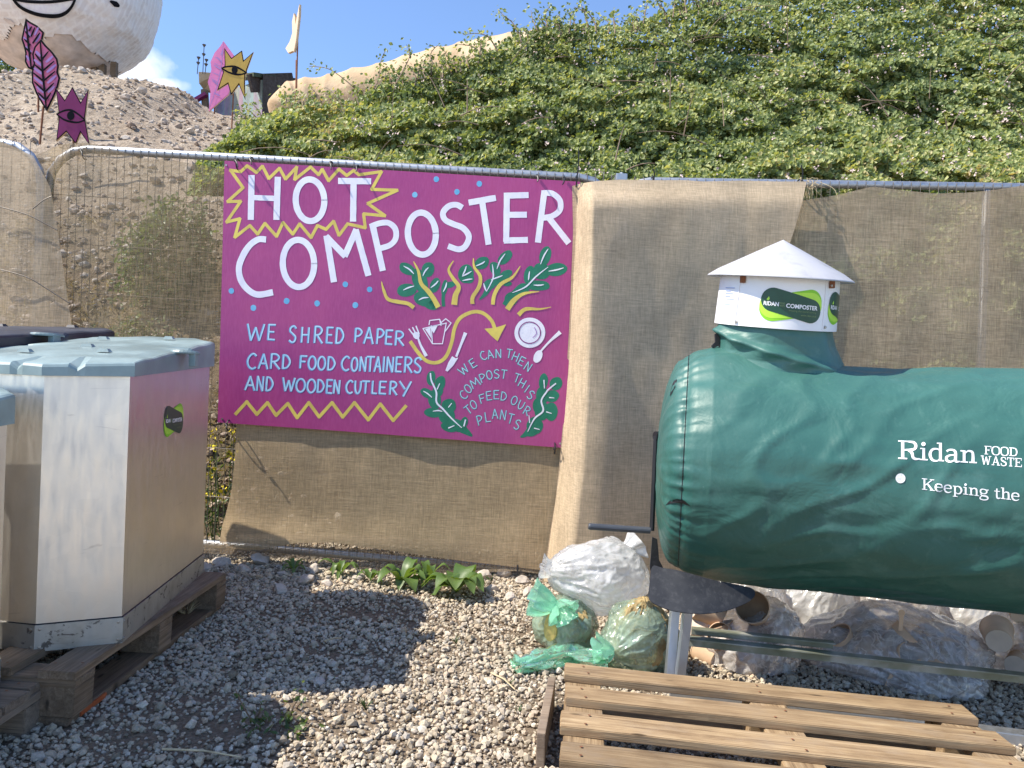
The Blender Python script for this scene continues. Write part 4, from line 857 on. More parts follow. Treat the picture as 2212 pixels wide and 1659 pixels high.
def pallet(label, corner, dirx, L, Wd, mat, nb=7, bw=.098, seed=1, tilt=0, block_mat=None):
    """corner: top far-left corner on the ground plan; boards run along dirx, pallet extends along diry (towards -90 deg)"""
    dx = Vector((dirx[0], dirx[1], -.04*dirx[0])).normalized(); up = Vector((.04, tilt, 1)); up = (up-dx*up.dot(dx)).normalized(); dy = dx.cross(up)      # to the right of dx, seen from above
    c = Vector((corner[0], corner[1], gz(corner[0])+.006))
    root = thing('pallet', label, 'pallet', c); Mx = Matrix((dx, -dy, up)).transposed().to_4x4()
    def part(name, x, y, z, l, w, h, along_x=True, m=mat, sd=0):
        me = board_mesh(l, w, h, seed*31+sd, name == 'deck_board'); me.materials.append(M[m]); me.materials.append(M['rust']); o = bpy.data.objects.new(name, me); COL.objects.link(o); o.parent = root
        rot = Mx if along_x else Mx @ Matrix.Rotation(R(90), 4, 'Z'); o.matrix_local = Matrix.Translation(dx*x+dy*y+up*z) @ rot; return o
    rnd = random.Random(seed)
    for i in range(nb):
        y = bw/2+i*(Wd-bw)/(nb-1); part('deck_board', L/2+rnd.uniform(-.008, .008), y+rnd.uniform(-.004, .004), .133, L, bw+rnd.uniform(-.004, .003), .022, sd=i)
    for k, x in enumerate((.05, L/2, L-.05)):
        part('stringer_board', x, Wd/2, .111, Wd, .098, .022, False, sd=20+k)
        for q, y in enumerate((.06, Wd/2, Wd-.06)): part('block', x, y, .061, .098, .12 if q != 1 else .14, .078, True, block_mat or mat, 30+3*k+q)
    for k, y in enumerate((.06, Wd/2, Wd-.06)): part('bottom_board', L/2, y, .011, L, .098, .022, sd=50+k)
    return root
pA = P(1219, 1444, 2.25); pB = P(2100, 1532, 2.15)
fr = Vector((pB.x-pA.x, pB.y-pA.y, 0)).normalized()
pallet('brown wooden pallet in the foreground below the green composter', (pA.x, pA.y), fr, 1.11, 1.09, 'wood', 7, .096, 3)
pallet('weathered pallet under the metal bin with the pale green lid', (-1.113, 3.06), (0, -1), 1.06, 1.25, 'old_wood', 8, .095, 5)
pallet('grey weathered pallet at the lower left corner', (-2.20, 2.06), (1, 0), 1.0, 1.0, 'wood_grey', 9, .1, 8)
g0, g1 = gpt(1190, 1528), gpt(1166, 1662)
mb = MB(); mb.beam(g0+Vector((0, 0, .045)), g1+Vector((0, 0, .045)), .022, .09, bev=.003)
tag(mb.obj('plank', M['wood_grey'], base=g0), 'grey weathered plank on edge along the left side of the brown pallet', 'plank')

# ------------------------------------------------------------------ insulated metal bins
OCT = [(a*1.047, b*1.047) for a, b in ((-1.24, 2.04), (-1.057, 2.13), (-1.145, 2.91), (-1.25, 3.03), (-1.46, 3.06), (-1.60, 2.94), (-1.60, 2.26), (-1.42, 2.07))]
Z0 = gz(-1.1)+.150; cxo = sum(p[0] for p in OCT)/8; cyo = sum(p[1] for p in OCT)/8
def octo(off): 
    n = len(OCT); res = []
    for i in range(n):
        p0, p1, p2 = (Vector(OCT[i-1]), Vector(OCT[i]), Vector(OCT[(i+1) % n])); e0 = (p1-p0).normalized(); e1 = (p2-p1).normalized()
        n0 = Vector((e0.y, -e0.x)); n1 = Vector((e1.y, -e1.x)); b = (n0+n1).normalized(); res.append(p1+b*off/max(.5, b.dot(n0)))
    return res
def topz(y): return .935+.055*(y-2.18)
def lidz(y): return .972+.118*(y-2.18)
def make_bin(label, sticker_on):
    root = thing('compost_bin', label, 'compost bin', (cxo, cyo, Z0), 'metal compost bins')
    o8 = octo(0)
    for i in range(8):      # body of eight folded sheets as one mesh
        pass
    mb = MB(); n = 8; rings = []
    for t in (0, .04, .5, 1):
        rings.append([Vector((p.x, p.y, Z0+.004+(topz(p.y)-Z0-.004)*t)) for p in o8])
    for a, b in zip(rings[:-1], rings[1:]):
        for i in range(n): mb.add([a[i], a[(i+1) % n], b[(i+1) % n], b[i]], [(0, 1, 2, 3)])
    mb.poly([p for p in rings[-1]]); mb.obj('body', M['galv'], root)
    sk = MB(); o9 = octo(.005)
    for i in range(n):
        a, b = o9[i], o9[(i+1) % n]; a2, b2 = octo(.0005)[i], octo(.0005)[(i+1) % n]
        z1, z2 = Z0, Z0+.074
        sk.add([Vector((a.x, a.y, z1)), Vector((b.x, b.y, z1)), Vector((b.x, b.y, z2)), Vector((a.x, a.y, z2)), Vector((a2.x, a2.y, z2)), Vector((b2.x, b2.y, z2))], [(0, 1, 2, 3), (3, 2, 5, 4)])
    sk.obj('skirt', M['galv_skirt'], root)
    gp = MB(); pts9 = [Vector((p.x, p.y, Z0+.0755)) for p in octo(.0012)]; gp.tube(pts9+pts9[:2], .0016, 4, cap=False); gp.obj('skirt_gap', M['black'], root)
    rv = MB()
    for i in range(n):
        for e, zz in ((.012, .012), (.012, .062), (-.012, .012), (-.012, .062)):
            a, b = o9[i], o9[(i+1) % n]; t = (b-a).normalized(); nn = Vector((t.y, -t.x, 0)); q = (a if e > 0 else b)+t*e
            rv.lathe([(.0045, 0), (.004, .002), (0, .0028)], (q.x, q.y, Z0+zz), (nn.x, nn.y, 0), 8)
    rv.obj('rivet', M['screw'], root)
    # lid: moulded tray with notched rim
    rim = []
    oo = octo(.016); N = 8
    for i in range(N):
        a, b = oo[i], oo[(i+1) % N]; L = (b-a).length; k = max(2, int(L/.02))
        for j in range(k): rim.append((a.lerp(b, j/k), i, j/k*L, L))
    lid = MB(); nr = len(rim); lay = []
    def notch(i, s, L): return 1.0 if (i in (0, 7, 1, 5) and abs(s-L*(.35 if i == 0 else .62)) < .016) else 0.
    for off, dz in ((0, -.004), (.0, .0), (.0, .022), (-.004, .029), (-.014, .033), (-.03, .034)):
        ring = []
        for p, i, s, L in rim:
            c = Vector((cxo, cyo)); q = p+(c-p).normalized()*(-off); nt_ = notch(i, s, L)
            base = topz(p.y); top = lidz(p.y); z = base+dz if dz < .01 else top+dz-.034
            wv = .0035*noise.noise(Vector((p.x*9, p.y*9, 4)))
            if dz >= .02: z -= nt_*.014
            q = q+(c-q).normalized()*(nt_*.006 if dz < .03 else 0)
            ring.append(Vector((q.x, q.y, z+(wv if dz > .01 else 0))))
        lay.append(ring)
    for a, b in zip(lay[:-1], lay[1:]):
        for i in range(nr): lid.add([a[i], a[(i+1) % nr], b[(i+1) % nr], b[i]], [(0, 1, 2, 3)])
    last = lay[-1]; c = Vector((cxo, cyo))
    prev = last
    for f in (.8, .55, .3, .08):
        ring = []
        for p in last:
            q = Vector((p.x, p.y)).lerp(c, 1-f); z = lidz(q.y)+.010*(1-f)+.0035*noise.noise(Vector((q.x*7, q.y*7, 1)))
            ring.append(Vector((q.x, q.y, z)))
        for i in range(nr): lid.add([prev[i], prev[(i+1) % nr], ring[(i+1) % nr], ring[i]], [(0, 1, 2, 3)])
        prev = ring
    lid.poly(prev)
    lo = lid.obj('lid', M['lid_green'], root, True, sharp=50)
    kn = MB()
    for (x, y) in ((-1.36, 3.04), (-1.42, 2.57), (-1.47, 2.32), (-1.28, 2.41), (-1.55, 2.91)):
        kn.add([Vector((x-.02, y-.012, lidz(y)+.006)), Vector((x+.02, y-.012, lidz(y)+.006)), Vector((x+.02, y+.012, lidz(y)+.008)), Vector((x-.02, y+.012, lidz(y)+.008)), Vector((x-.013, y-.008, lidz(y)+.017)), Vector((x+.013, y-.008, lidz(y)+.017)), Vector((x+.013, y+.008, lidz(y)+.017)), Vector((x-.013, y+.008, lidz(y)+.017))], [(0, 1, 5, 4), (1, 2, 6, 5), (2, 3, 7, 6), (3, 0, 4, 7), (4, 5, 6, 7)])
    kn.obj('lid_lug', M['lid_green'], lo)
    ha = MB(); hx, hy = -1.125, 2.64; hz = lidz(hy)
    ha.lathe([(0, .012), (.045, .011), (.05, .005), (.05, 0)], (hx, hy, hz-.012), (0, 0, 1), 24); ha.box((hx+.035, hy-.01, hz-.03), (.022, .03, .05), bev=.003)
    ha.obj('catch', M['lid_green'], root)
    if sticker_on:
        a, b = o8[1], o8[2]; t = Vector((b.x-a.x, b.y-a.y, 0)).normalized(); nn = Vector((t.y, -t.x, 0)); c0 = onplane(375, 907, Vector((a.x, a.y, 0)), nn)
        sticker(root, lambda x, y, h: c0+t*x+Vector((0, 0, 1))*y+nn*(h+.0006))
    return root
bin0 = make_bin('galvanised metal bin with pale green lid and green sticker beside the sign', True)
def bin_copy(label, off, lidmat=None, sz=1., rot=0):
    c = copy_tree(bin0); c.location = bin0.location+Vector(off); c.scale = (1, 1, sz); c.rotation_euler.z = rot; c['label'] = label
    for ch in list(c.children):
        if ch.name.startswith('sticker'): bpy.data.objects.remove(ch)
        elif lidmat and ch.name.startswith('lid'):
            for q in [ch]+list(ch.children): q.data = q.data.copy(); q.data.materials[0] = M[lidmat]
    return c
bin_copy('metal bin with a dark charcoal lid half hidden behind the pale green lid', (-.575, .18, .05), 'lid_dark').scale.y = 1.42
bin_copy('metal bin at the left frame edge, only a pale sliver showing', (-.075, -1.10, -.01), None, .80)

# ------------------------------------------------------------------ composter
comp = thing('food_waste_composter', 'green vinyl covered drum composter with white vent cap on a galvanised frame', 'composter', gpt(1900, 1500))
AX = Vector((.974, -.222, -.016)).normalized(); A0 = P(1476, 1004, 2.675); E2 = Vector((.028, 0, 1)); E2 = (E2-AX*E2.dot(AX)).normalized(); E1 = AX.cross(E2)   # E1 points to the camera side
if E1.y > 0: E1 = -E1
def drum_r(s, th):
    r = float(np.interp(s, [-.02, 0, .03, .08, .2, .5, .8, 1.2, 1.8], [.335, .348, .362, .373, .379, .372, .378, .386, .386]))
    k = math.exp(-abs(s)/.05); q = Vector((math.cos(th)*3.2, math.sin(th)*3.2, s*1.5))
    puck = noise.noise(Vector((math.cos(th)*5.5, math.sin(th)*5.5, s*2)))*.012+noise.noise(Vector((math.cos(th)*12, math.sin(th)*12, s*5)))*.008
    pl = 1-abs(noise.noise(Vector((math.cos(th)*9, math.sin(th)*9, s*2.5+.3*math.sin(th*9)))))*2.6; k2 = math.exp(-abs(s+.005)/.035)
    r += k2*.008*max(0, pl)**1.5
    r += k*puck+.010*noise.noise(q*.9)+.004*noise.noise(q*2.6)
    dgn = noise.noise(Vector((s*5+th*2.2, th*1.2-s*1.5, 3))); r += .007*max(0, 1-abs(dgn)*5)*min(1, abs(s)*6)*(.4+.6*abs(math.sin(th)))
    up = math.cos(th)
    if up > .6: r -= .012*math.exp(-((s-.62)/.16)**2)*(up-.6)/.4
    r += .040*math.exp(-((s-.10)/.17)**2)*max(0, up)**2
    r -= .006*math.exp(-(s/.010)**2)               # stitched seam
    return r
ths = np.linspace(0, 2*math.pi, 301)[:-1]; ss = np.concatenate([np.linspace(-.02, .12, 36), np.linspace(.13, 1.75, 130)])
V = []; rows = []
for s in ss:
    rows.append([A0+AX*s+(E2*math.cos(t)+E1*math.sin(t))*drum_r(s, t) for t in ths])
mb = MB(); nt_ = len(ths)
# domed end cap
capr = []
for f, ds in ((.0, -.092), (.2, -.091), (.4, -.087), (.58, -.080), (.74, -.069), (.86, -.056), (.94, -.042), (.985, -.030)):
    ring = []
    for t in ths:
        r = drum_r(-.02, t)*f; w = .006*noise.noise(Vector((t*6, f*6, 1)))*f
        ring.append(A0+AX*(ds+w)+(E2*math.cos(t)+E1*math.sin(t))*max(r, .001))
    capr.append(ring)
rows = capr+rows
n0 = 0
Vv = [p for r in rows for p in r]; Ff = [(i*nt_+j, i*nt_+(j+1) % nt_, (i+1)*nt_+(j+1) % nt_, (i+1)*nt_+j) for i in range(len(rows)-1) for j in range(nt_)]
drum = mk('drum_cover', Vv, Ff, M['vinyl'], comp, True)
bvh = BVHTree.FromPolygons(Vv, Ff)
me = MB(); me.lathe([(.0, 0), (.37, 0)], A0+AX*1.75, AX, 48); me.obj('end_panel', M['black'], comp)
seam = MB(); seam.tube([A0+(E2*math.cos(t)+E1*math.sin(t))*(drum_r(0, t)+.0003) for t in np.linspace(.05, math.pi-.15, 140)], .0017, 5); seam.obj('seam', M['black'], drum)
def on_drum(u, v, h=0.):
    hit, nrm, i, d = bvh.ray_cast(CAMO, ray(u, v).normalized()); return None if hit is None else hit-ray(u, v).normalized()*h
tears_crease = MB()
for L in ([(1460, 815), (1462, 822), (1458, 836), (1451, 850), (1447, 856), (1449, 842), (1454, 826)], [(1437, 1092), (1446, 1082), (1462, 1078), (1478, 1081), (1492, 1094), (1476, 1088), (1460, 1086), (1448, 1088)]):
    q = [on_drum(a, b, .003) for a, b in L]
    if all(q): tears_crease.poly(q[::-1])
sl = [on_drum(a, b, .002) for a, b in ((1497, 763), (1510, 757), (1525, 753), (1540, 750))]
if all(sl): tears_crease.tube(sl, [.001, .002, .003, .004], 5)  # crease running to the neck, its shade drawn as a black strip
tears_crease.prism([P(a, b, 2.57) for a, b in ((1545, 721), (1553, 719), (1556, 736), (1553, 747), (1541, 752), (1538, 747), (1546, 738))], Vector((0, .012, 0)))
tears_crease.obj('tear', M['black'], drum)
# printed words on the cover (slab serif)
C5 = lambda x, y: (1371.5+.37996*x, 493.7+.37996*y)
tx = MB(); hcount = [0]
def quad_px(pts):
    hcount[0] += 1; h = .0015+.00012*(hcount[0] % 9); q = [on_drum(*C5(a, b), h) for a, b in pts]
    if all(q): tx.add(q[::-1], [tuple(range(len(q)))])
def stroke_px(pts, w):
    pts = [Vector((a, b, 0)) for a, b in pts]; n = len(pts); ws = list(np.interp(np.linspace(0, 1, n), np.linspace(0, 1, len(w)), w)) if hasattr(w, '__len__') else [w]*n
    hcount[0] += 1; h = .0010+.00008*(hcount[0] % 9); L, Rr = [], []
    for i in range(n):
        t = (pts[min(i+1, n-1)]-pts[max(0, i-1)]).normalized(); nn = Vector((-t.y, t.x, 0))*ws[i]/2; L.append(pts[i]+nn); Rr.append(pts[i]-nn)
    rowsq = [[on_drum(*C5(q.x, q.y), h) for q in S] for S in (L, Rr)]
    if all(all(r) for r in rowsq): tx.grid(rowsq)
# glyphs in units of cap height: ('l', a, b, width) straight, ('c', pts, widths) curve
SG = {'R': (.95, [('l', (.22, 0), (.22, 1), .15), ('l', (.02, .03), (.42, .03), .065), ('l', (.02, .97), (.5, .97), .065), ('c', [(.45, .97), (.72, .93), (.80, .74), (.70, .56), (.25, .50)], [.07, .12, .15, .12, .06]), ('c', [(.45, .5), (.62, .38), (.68, .12), (.80, .04), (.98, .06)], [.08, .14, .15, .12, .05])]),
      'i': (.40, [('l', (.20, 0), (.20, .66), .14), ('l', (.02, .03), (.38, .03), .06), ('l', (.04, .63), (.22, .63), .06), ('dot', (.19, .88), .09)]),
      'd': (.72, [('l', (.54, 0), (.54, 1), .14), ('l', (.38, .97), (.54, .97), .06), ('l', (.54, .03), (.70, .03), .06), ('c', [(.52, .56), (.40, .66), (.18, .60), (.08, .33), (.18, .05), (.38, .0), (.52, .1)], [.06, .07, .12, .15, .12, .07, .06])]),
      'a': (.68, [('c', [(.10, .55), (.22, .65), (.42, .63), (.49, .48), (.49, .1), (.56, .02), (.68, .05)], [.10, .08, .10, .14, .14, .10, .05]), ('c', [(.46, .38), (.22, .34), (.09, .22), (.12, .05), (.28, .0), (.47, .12)], [.06, .08, .13, .13, .08, .06])]),
      'n': (.76, [('l', (.19, 0), (.19, .66), .14), ('l', (.02, .03), (.36, .03), .06), ('l', (.03, .63), (.19, .63), .06), ('c', [(.22, .48), (.36, .64), (.54, .60), (.58, .42), (.58, 0)], [.05, .08, .12, .14, .14]), ('l', (.42, .03), (.75, .03), .06)]),
      'K': (.92, [('l', (.20, 0), (.20, 1), .14), ('l', (.02, .03), (.40, .03), .06), ('l', (.02, .97), (.40, .97), .06), ('l', (.26, .42), (.74, .94), .08), ('l', (.58, .97), (.90, .97), .06), ('l', (.42, .55), (.76, .05), .14), ('l', (.58, .03), (.93, .03), .06)]),
      'e': (.64, [('c', [(.10, .36), (.56, .36)], [.06, .06]), ('c', [(.55, .36), (.50, .58), (.32, .66), (.12, .56), (.07, .30), (.16, .06), (.36, .0), (.56, .12)], [.10, .11, .07, .12, .14, .12, .08, .05])]),
      'p': (.74, [('l', (.18, -.30), (.18, .66), .14), ('l', (.02, -.27), (.36, -.27), .06), ('l', (.03, .63), (.18, .63), .06), ('c', [(.20, .52), (.34, .65), (.54, .58), (.64, .33), (.54, .06), (.36, 0), (.20, .1)], [.06, .07, .12, .15, .12, .07, .06])]),
      'g': (.70, [('c', [(.30, .66), (.50, .60), (.54, .44), (.46, .30), (.28, .26), (.12, .34), (.10, .52), (.18, .63), (.30, .66)], [.06, .10, .13, .10, .06, .11, .13, .10, .06]), ('c', [(.2, .28), (.12, .18), (.24, .08), (.50, .06), (.62, -.06), (.56, -.22), (.30, -.29), (.08, -.22), (.08, -.08), (.2, .04)], [.05, .08, .10, .13, .13, .09, .07, .09, .10, .06]), ('l', (.5, .6), (.68, .64), .07)]),
      't': (.46, [('c', [(.20, .86), (.20, .2), (.24, .04), (.34, .0), (.46, .08)], [.10, .14, .14, .10, .05]), ('l', (.02, .62), (.42, .62), .065)]),
      'h': (.76, [('l', (.19, 0), (.19, 1), .14), ('l', (.02, .03), (.36, .03), .06), ('l', (.03, .97), (.19, .97), .06), ('c', [(.22, .48), (.36, .64), (.54, .60), (.58, .42), (.58, 0)], [.05, .08, .12, .14, .14]), ('l', (.42, .03), (.75, .03), .06)]),
      'F': (.80, [('l', (.20, 0), (.20, 1), .16), ('l', (.02, .04), (.42, .04), .08), ('l', (.02, .96), (.76, .96), .08), ('l', (.74, 1), (.74, .72), .07), ('l', (.2, .52), (.52, .52), .08), ('l', (.52, .64), (.52, .4), .06)]),
      'O': (.94, [('c', [(.46, 1), (.76, .88), (.86, .5), (.76, .12), (.46, 0), (.16, .12), (.06, .5), (.16, .88), (.46, 1)], [.08, .13, .17, .13, .08, .13, .17, .13, .08])]),
      'D': (.94, [('l', (.20, 0), (.20, 1), .16), ('l', (.02, .04), (.5, .04), .08), ('l', (.02, .96), (.5, .96), .08), ('c', [(.45, .96), (.74, .86), (.84, .5), (.74, .14), (.45, .04)], [.08, .13, .17, .13, .08])]),
      'W': (1.2, [('l', (.17, 1), (.38, 0), .15), ('l', (.38, 0), (.60, .9), .09), ('l', (.60, .9), (.82, 0), .15), ('l', (.82, 0), (1.03, 1), .09), ('l', (0, .96), (.34, .96), .08), ('l', (.88, .96), (1.18, .96), .08)]),
      'A': (.98, [('l', (.16, 0), (.46, 1), .09), ('l', (.46, 1), (.78, 0), .16), ('l', (0, .04), (.32, .04), .08), ('l', (.60, .04), (.96, .04), .08), ('l', (.28, .34), (.66, .34), .08)]),
      'S': (.72, [('c', [(.60, .74), (.52, .93), (.32, .98), (.12, .84), (.16, .62), (.38, .50), (.60, .36), (.60, .12), (.36, .01), (.14, .08), (.08, .28)], [.09, .09, .08, .14, .15, .17, .15, .14, .08, .09, .09])]),
      'T': (.86, [('l', (.42, 0), (.42, 1), .16), ('l', (.24, .04), (.60, .04), .08), ('l', (.04, .96), (.80, .96), .08), ('l', (.06, 1), (.06, .72), .07), ('l', (.78, 1), (.78, .72), .07)]),
      'E': (.84, [('l', (.20, 0), (.20, 1), .16), ('l', (.02, .04), (.78, .04), .08), ('l', (.02, .96), (.76, .96), .08), ('l', (.74, 1), (.74, .74), .07), ('l', (.77, 0), (.77, .28), .07), ('l', (.2, .52), (.52, .52), .08), ('l', (.52, .64), (.52, .4), .06)]), ' ': (.36, [])}
def slab(s, x0, y0, x1, cap, slope, up=(0, -1)):
    tot = sum(SG[c][0] for c in s); k = (x1-x0)/tot; x = x0
    for ch in s:
        w, st = SG[ch]
        def f(p): a = x+p[0]*k; return (a, y0+(a-x0)*slope-p[1]*cap)
        for e in st:
            if e[0] == 'l':
                n = 6; a, b = Vector(f(e[1])), Vector(f(e[2])); stroke_px([tuple(a.lerp(b, i/n)) for i in range(n+1)], e[3]*(cap+k)/2)
            elif e[0] == 'dot':
                c = f(e[1]); quad_px([(c[0]+e[2]*k*math.cos(t), c[1]+e[2]*k*math.sin(t)) for t in np.linspace(0, 6.28, 12, endpoint=False)])
            else:
                stroke_px([(q.x, q.y) for q in smooth_line([f(p) for p in e[1]], 5)], [z*(cap+k)/2 for z in e[2]])
        x += w*k
slab('Ridan', 1494, 1308, 1945, 104, .058); slab('FOOD', 1986, 1283, 2176, 48, .065); slab('WASTE', 1966, 1340, 2202, 50, .072)
slab('Keeping the', 1630, 1483, 2190, 64, .117)
for k in range(20):
    a0, a1 = k*math.pi/10, (k+1)*math.pi/10
    quad_px([(1510, 1420), (1510+14*math.cos(a0), 1420+14*math.sin(a0)), (1510+14*math.cos(a1), 1420+14*math.sin(a1))]); quad_px([(1510+13.5*math.cos(a0), 1420+13.5*math.sin(a0)), (1510+28*math.cos(a0), 1420+28*math.sin(a0)), (1510+28*math.cos(a1), 1420+28*math.sin(a1)), (1510+13.5*math.cos(a1), 1420+13.5*math.sin(a1))])
tx.obj('lettering', M['print_white'], drum)
# neck, vent box, roof
VA = Vector((.030, -.125, 1)).normalized(); VC = P(1672, 706, 2.60)       # centre of the box bottom
vx = Vector((1, 0, 0)); vx = (vx-VA*vx.dot(VA)).normalized(); vy = VA.cross(vx)
def vp(phi, r, h): return VC+VA*h+vx*(r*math.sin(phi))-vy*(r*math.cos(phi))      # phi 0 faces the camera
phis = np.linspace(-math.pi, math.pi, 121)
nk = []
for h, r in ((.012, .180), (-.02, .186), (-.05, .188), (-.08, .191), (-.105, .197), (-.13, .206), (-.17, .222), (-.24, .24)):
    row = []
    for ph in phis:
        rr = r+(.035*max(0, math.sin(ph))**1.5*min(1, -h/.10)**1.6 if h < 0 else 0); rr += .006*noise.noise(Vector((math.sin(ph)*3, math.cos(ph)*3, h*22)))
        fold = math.exp(-((h+.035+.055*(ph+1.2))/.012)**2) if -1.5 < ph < .7 else 0; rr += .016*fold
        row.append(vp(ph, rr, h))
    nk.append(row)
hs = np.linspace(0, len(nk)-1, 44); nk2 = []
for q in hs:
    i = min(int(q), len(nk)-2); f = q-i; hh = [.012, -.02, -.05, -.08, -.105, -.13, -.17, -.24]; h = hh[i]*(1-f)+hh[i+1]*f; row = []
    for j, ph in enumerate(phis):
        p = nk[i][j].lerp(nk[i+1][j], f); ctr = VC+VA*(p-VC).dot(VA); d = (p-ctr).normalized()
        fold = math.exp(-((h+.030+.045*(ph+1.3))/.010)**2)*.014 if -1.6 < ph < .9 else 0
        row.append(p+d*fold)
    nk2.append(row)
MB().grid(nk2).obj('neck_cover', M['vinyl'], comp, True)
BH, RB, RT = .160, .196, .190
vent = MB(); vent.grid([[vp(ph, RB+(RT-RB)*t, BH*t) for ph in phis] for t in (0, .03, .3, .6, 1)]); vent.grid([[vp(ph, RB-.012, .004) for ph in phis], [vp(ph, RB, 0) for ph in phis]])
vent.grid([[vp(ph, RT-.01, BH-.002) for ph in phis], [vp(ph, .01, BH-.002) for ph in phis]])
box = vent.obj('vent_box', M['white_paint'], comp, True, sharp=40)
sm_ = MB()
for ph in (-.98, .52):
    for sgn in (-1,):
        sm_.grid([[vp(ph+a, RB+(RT-RB)*t+hh, BH*t) for a, hh in ((-.02, .0005), (-.018, .0022), (.0, .0024), (.001, .0006))] for t in (.02, .98)])
sm_.obj('lap_seam', M['white_paint'], box)
bk = MB()
for ph in (-.92, .62): 
    c = vp(ph, RT+.006, BH-.012); Mb = Matrix((Vector((math.cos(ph), -math.sin(ph)*-1*0, 0)).normalized(), Vector((0, -1, 0)), Vector((0, 0, 1)))).transposed()
    bk.box(c, (.016, .012, .022), bev=.002)
bk.obj('bracket', M['rust'], box)
sw = MB()
for ph, h in ((-.96, .012), (.55, .014), (.6, .145)): sw.lathe([(.005, 0), (.0045, .003), (0, .0035)], vp(ph, RB+.002, h), (math.sin(ph), -math.cos(ph), 0), 10)
sw.obj('screw', M['screw'], box)
roof = MB(); RR, RH = .233, .130
roof.grid([[vp(ph, r, BH+h) for ph in phis] for r, h in ((.0005, RH), (.06, RH*.765), (.13, RH*.48), (.2, RH*.195), (RR, 0.003), (RR+.001, 0), (RR-.004, -.002), (.12, .03))])
roof.obj('vent_roof', M['white_roof'], comp, True, sharp=35)
for ph0 in (-.075, 1.12, -1.6):
    if ph0 > -1:
        s = sticker(box, lambda x, y, h: vp(ph0+x/RB, RB+(RT-RB)*(.47+y/BH)+h, BH*.47+y-x*.03))
ln = MB()
for i, (w) in enumerate((.05, .03, .045, .03, .05, .0, .035, .02)):
    if w: ln.grid([[vp(-1.33+a, RB+(RT-RB)*.5+.0012, .118-i*.009+b) for a in np.linspace(0, w/RB, 4)] for b in (0, .0028)])
ln.obj('small_print', M['sticker_blue'], box)
# crank
ck = MB(); c1, c2 = P(1417, 942, 2.60), P(1408, 1146, 2.58)
ck.tube([c1, c2], .0085, 10); ck.tube([c1+Vector((-.004, 0, 0)), c1+Vector((.06, .02, 0))], .016, 12); ck.obj('crank_arm', M['black'], comp)
hg = MB(); hg.tube([P(1271, 1137, 2.57), P(1274, 1137.3, 2.57), P(1404, 1146, 2.58)], [.0095, .0112, .0112], 14); hg.obj('crank_grip', M['grip'], comp)
# apron under the drum end and end plate
APN = Vector((.06, -1, .78)).normalized(); AP0 = P(1500, 1240, 2.40)
apo = smooth_line([(1411, 1220), (1432, 1224), (1470, 1232), (1540, 1252), (1600, 1262), (1628, 1268), (1634, 1280), (1626, 1292), (1606, 1304), (1570, 1318), (1522, 1325), (1470, 1321), (1428, 1308), (1404, 1290), (1405, 1258)], 4, True)
mb = MB(); pp = [onplane(q.x, q.y, AP0, APN) for q in apo]; cc = sum(pp, Vector())/len(pp)
V, F = tess([(q.x, q.y) for q in apo], 16); W3 = [onplane(a, b, AP0, APN) for a, b in V]; W3 = [p-APN*(.05*((p-cc).length/.2)**2-.0)*.35 for p in W3]
mb.add(W3, [f[::-1] for f in F]); mb.add([p-APN*.004 for p in W3], F)
mb.obj('apron', M['black_sheet'], comp, True)
mb = MB(); d1 = 2.66; mb.prism([P(u, v, d1) for u, v in ((1409, 1160), (1420, 1165), (1424, 1210), (1440, 1240), (1470, 1262), (1410, 1262), (1404, 1225))], Vector((0, .006, 0))); mb.obj('end_plate', M['black_sheet'], comp)
# frame
def angle_bar(a, b, w, t, side, up=(0, 0, 1)):
    """L profile: one vertical and one horizontal flange"""
    mb = MB(); a, b = Vector(a), Vector(b); x = (b-a).normalized(); u = Vector(up); u = (u-x*u.dot(x)).normalized(); y = u.cross(x)
    mb.beam(a-u*w/2, b-u*w/2, t, w, up, bev=.0008); mb.beam(a+y*side*(w/2+t*.5)-u*t*.5+u*0, b+y*side*(w/2+t*.5)-u*t*.5, w, t, up); return mb
lt1, lb1 = P(1464, 1270, 2.52), gpt(1445, 1506); lb1.z += .004
lt2 = P(1494, 1270, 2.40); lb2 = gpt(1462, 1506); lb2.z += .004; lb2.y = lb1.y-.02
for a, b, t in ((lt1, lb1, .5), (lt2, lb2, -.5)):
    m = MB(); x = (b-a).normalized(); yv = Vector((0, 1, 0)); yv = (yv-x*yv.dot(x)).normalized(); xv = yv.cross(x).normalized()
    if xv.x < 0: xv = -xv
    Mr = Matrix((xv, yv, x)).transposed(); c = (a+b)/2; L = (b-a).length
    m.box(c, (.026, .004, L), Mr, bev=.0006); m.box(c-xv*.0115+yv*.017, (.004, .030, L), Mr, bev=.0006); m.obj('leg', M['tube'], comp)
# far-end legs beyond the frame edge
for du in (0, .04):
    m = MB(); b = Vector((lb1.x+1.28, lb1.y-.05+du, gz(lb1.x+1.28))); m.beam(b+Vector((0, 0, 0)), b+Vector((-.02, 0, .36)), .034, .006, (0, 1, 0)); m.obj('leg', M['tube'], comp)
angle_bar(P(1484, 1372, 2.46), P(2330, 1465, 2.30), .034, .004, -1).obj('rail', M['rail_moss'], comp)
angle_bar(P(1494, 1353, 2.50), P(1800, 1384, 2.44), .026, .004, -1).obj('rail', M['rail_moss'], comp)
gl = gpt(1446, 1513); gr_ = gpt(2330, 1628)
MB().beam(gl+Vector((0, 0, .022)), gr_+Vector((0, 0, .022)), .045, .04, bev=.004).obj('foot_rail', M['tube'], comp)
